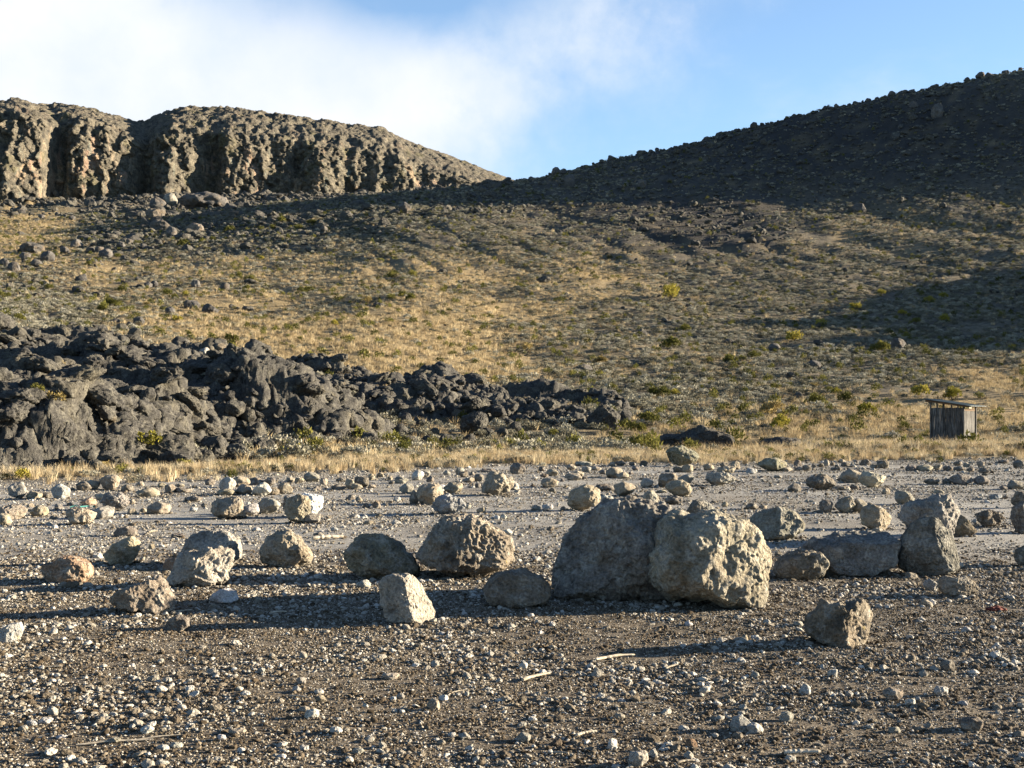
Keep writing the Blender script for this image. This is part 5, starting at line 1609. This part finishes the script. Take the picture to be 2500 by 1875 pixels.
patch = lambda x, y: np.clip(0.36 + 1.05 * perlin2(x / 1.4, y / 0.9, 95) + 0.6 * perlin2(x / 0.45, y / 0.4, 96), 0.06, 1)
far_patch = lambda x, y: np.clip(0.45 + 0.8 * perlin2(x / 3.2, y / 1.6, 97) + 0.35 * perlin2(x / 0.8, y / 0.6, 98), 0.04, 1)
gravel('pebbles', 92000, 3.2, 13, 0.5, math.log(0.0215), 0.50, 0.075, P_PEB, patch, 'pale pebbles scattered over the near brown soil', 0.009)
gravel('grit', 640000, 3.2, 12.5, 0.3, math.log(0.0092), 0.36, 0.020, P_GRIT, lambda x, y: np.clip(0.5 + 0.5 * patch(x, y), 0, 1), 'fine pale grit over the near brown soil', 0.004)
gravel('soil_crumbs', 135000, 3.2, 14, 0.4, math.log(0.015), 0.45, 0.05, P_CRUMB, lambda x, y: np.clip(0.5 + 0.9 * perlin2(x / 0.5, y / 0.4, 101), 0.05, 1), 'dark crumbs of volcanic soil between the pebbles', 0.006)
gravel('flat_gravel', 420000, 10, 44, 0.55, math.log(0.0225), 0.45, 0.09, P_PEB_S, far_patch, 'pale gravel covering the flat of the plain', 0.008)
gravel('edge_stones', 12000, 9, 45, 1.5, math.log(0.065), 0.42, 0.16, P_PEB, lambda x, y: np.clip(0.25 + 0.9 * perlin2(x / 2.8, y / 2.2, 99) + 0.25 * sstep(24, 38, y), 0.03, 1), 'fist-sized stones littering the farther gravel', 0.04)

# stones and grit that have gathered against the boulders
PT, SS = [], []
for st_ in STONES:
    if st_['w'] < 0.2 or st_['D'] > 26:
        continue
    n_ = int(30 + 110 * st_['w'])
    a_ = rng.uniform(0, 2 * math.pi, n_)
    r_ = st_['w'] * 0.5 * (0.86 + np.abs(rng.normal(0, 0.13, n_)))
    px_, py_ = st_['x'] + np.cos(a_) * r_, st_['D'] + np.sin(a_) * r_ * 0.85
    PT.append(np.stack([px_, py_, ground(px_, py_)], -1)); SS.append(np.clip(rng.lognormal(math.log(0.022), 0.5, n_), 0.008, 0.07))
PT = np.vstack(PT); SS = np.concatenate(SS)
scatter('gathered_gravel', PT, np.stack([SS, SS, SS * .9], -1), yaw(len(SS), .3), rng.integers(0, 12, len(SS)), P_PEB + P_CRUMB, kind='stuff', label='grit and small stones gathered against the feet of the boulders', cat='gravel')

# ---------------------------------------------------------------- labels that single things out
ORD = ['', 'second ', 'third ', 'fourth ', 'fifth ', 'sixth ', 'seventh ', 'eighth ', 'ninth ', 'tenth ', 'eleventh ', 'twelfth ', 'thirteenth ', 'fourteenth ', 'fifteenth ', 'sixteenth ',
       'seventeenth ', 'eighteenth ', 'nineteenth ']
for ten, tenth in (('twenty', 'twentieth'), ('thirty', 'thirtieth'), ('forty', 'fortieth'), ('fifty', 'fiftieth')):
    ORD += [tenth + ' '] + [ten + '-' + o_ + ' ' for o_ in ('first', 'second', 'third', 'fourth', 'fifth', 'sixth', 'seventh', 'eighth', 'ninth')]


def by_landmarks(items, marks, noun, words, metric):
    """names each item by its true rank among its kind on one side of a landmark, taking the landmark that gives the lowest rank"""
    cand = {id(it): [] for it in items}
    for mk in marks:
        lists = {}
        for it in items:
            ddx = it['px'] - mk['px']; ddy = (it['py'] - mk['py']) * 1.8
            side = words[0 if ddx < 0 else 1] if abs(ddx) >= abs(ddy) else words[2 if ddy > 0 else 3]
            lists.setdefault((noun(it), side), []).append((metric(it, mk), id(it)))
        for (what, side), lst in lists.items():
            lst.sort()
            for i, (m_, k) in enumerate(lst):
                cand[k].append((i, m_, f"{ORD[min(i, len(ORD) - 1)]}closest {what} {side} {mk['short']}"))
    for it in items:
        txt = min(cand[id(it)])[2]
        it['o']['label'] = txt[0].lower() + txt[1:]


dist = lambda a, b: math.hypot(a['px'] - b['px'], (a['py'] - b['py']) * 1.8)
marks = [s for s in STONES if s['short']]
by_landmarks([s for s in STONES if not s['label']], marks, lambda s: f"{'mid-sized' if s['w'] > 0.26 else 'small'} {TONE_WORD[s['tone']]} {'rock' if s['w'] > 0.26 else 'stone'}", ('left of', 'right of', 'in front of', 'behind'), dist)
hut_mark = dict(px=2325, py=1092, short='the wooden hut')
hm = [s for s in HILLROCKS if s['short']] + [hut_mark] + [s for s in STONES if s['short'] in (
    'the tall pointed boulder', 'the bluish white boulder', 'the brilliant white rock', 'the paired tan boulder', 'the blocky squared boulder', 'the spherical tan boulder', 'the half-lit tan boulder',
    'the jagged grey boulder', 'the grey-green boulder', 'the pyramid-shaped boulder')]
by_landmarks([s for s in HILLROCKS if not s['label']], hm, lambda s: ('black lava boulder' if 'lava' in s['o'].name else 'dark grey rock'), ('left of', 'right of', 'below', 'above'), dist)
by_landmarks(BUSHES, hm, lambda s: ('rounded green bush', 'yellowish green bush', 'brownish dry bush')[s['kind']], ('left of', 'right of', 'below', 'above'), dist)
rm = [s for s in HILLROCKS if s['short'] in ('the large skyline boulder', 'the broad skyline boulder', 'the round notch boulder', 'the tall hill rock')]
rm = rm + [dict(px=1250 + 1455 / 1.7696, short='the tallest bump midway along the skyline')]
for it in RIDGE:
    it['py'] = 0
by_landmarks(RIDGE, [dict(px=s['px'], py=0, short=s['short'] ) for s in rm], lambda s: 'dark boulder on the skyline',
             ('left of', 'right of', 'left of', 'right of'), lambda a, b: abs(a['px'] - b['px']))
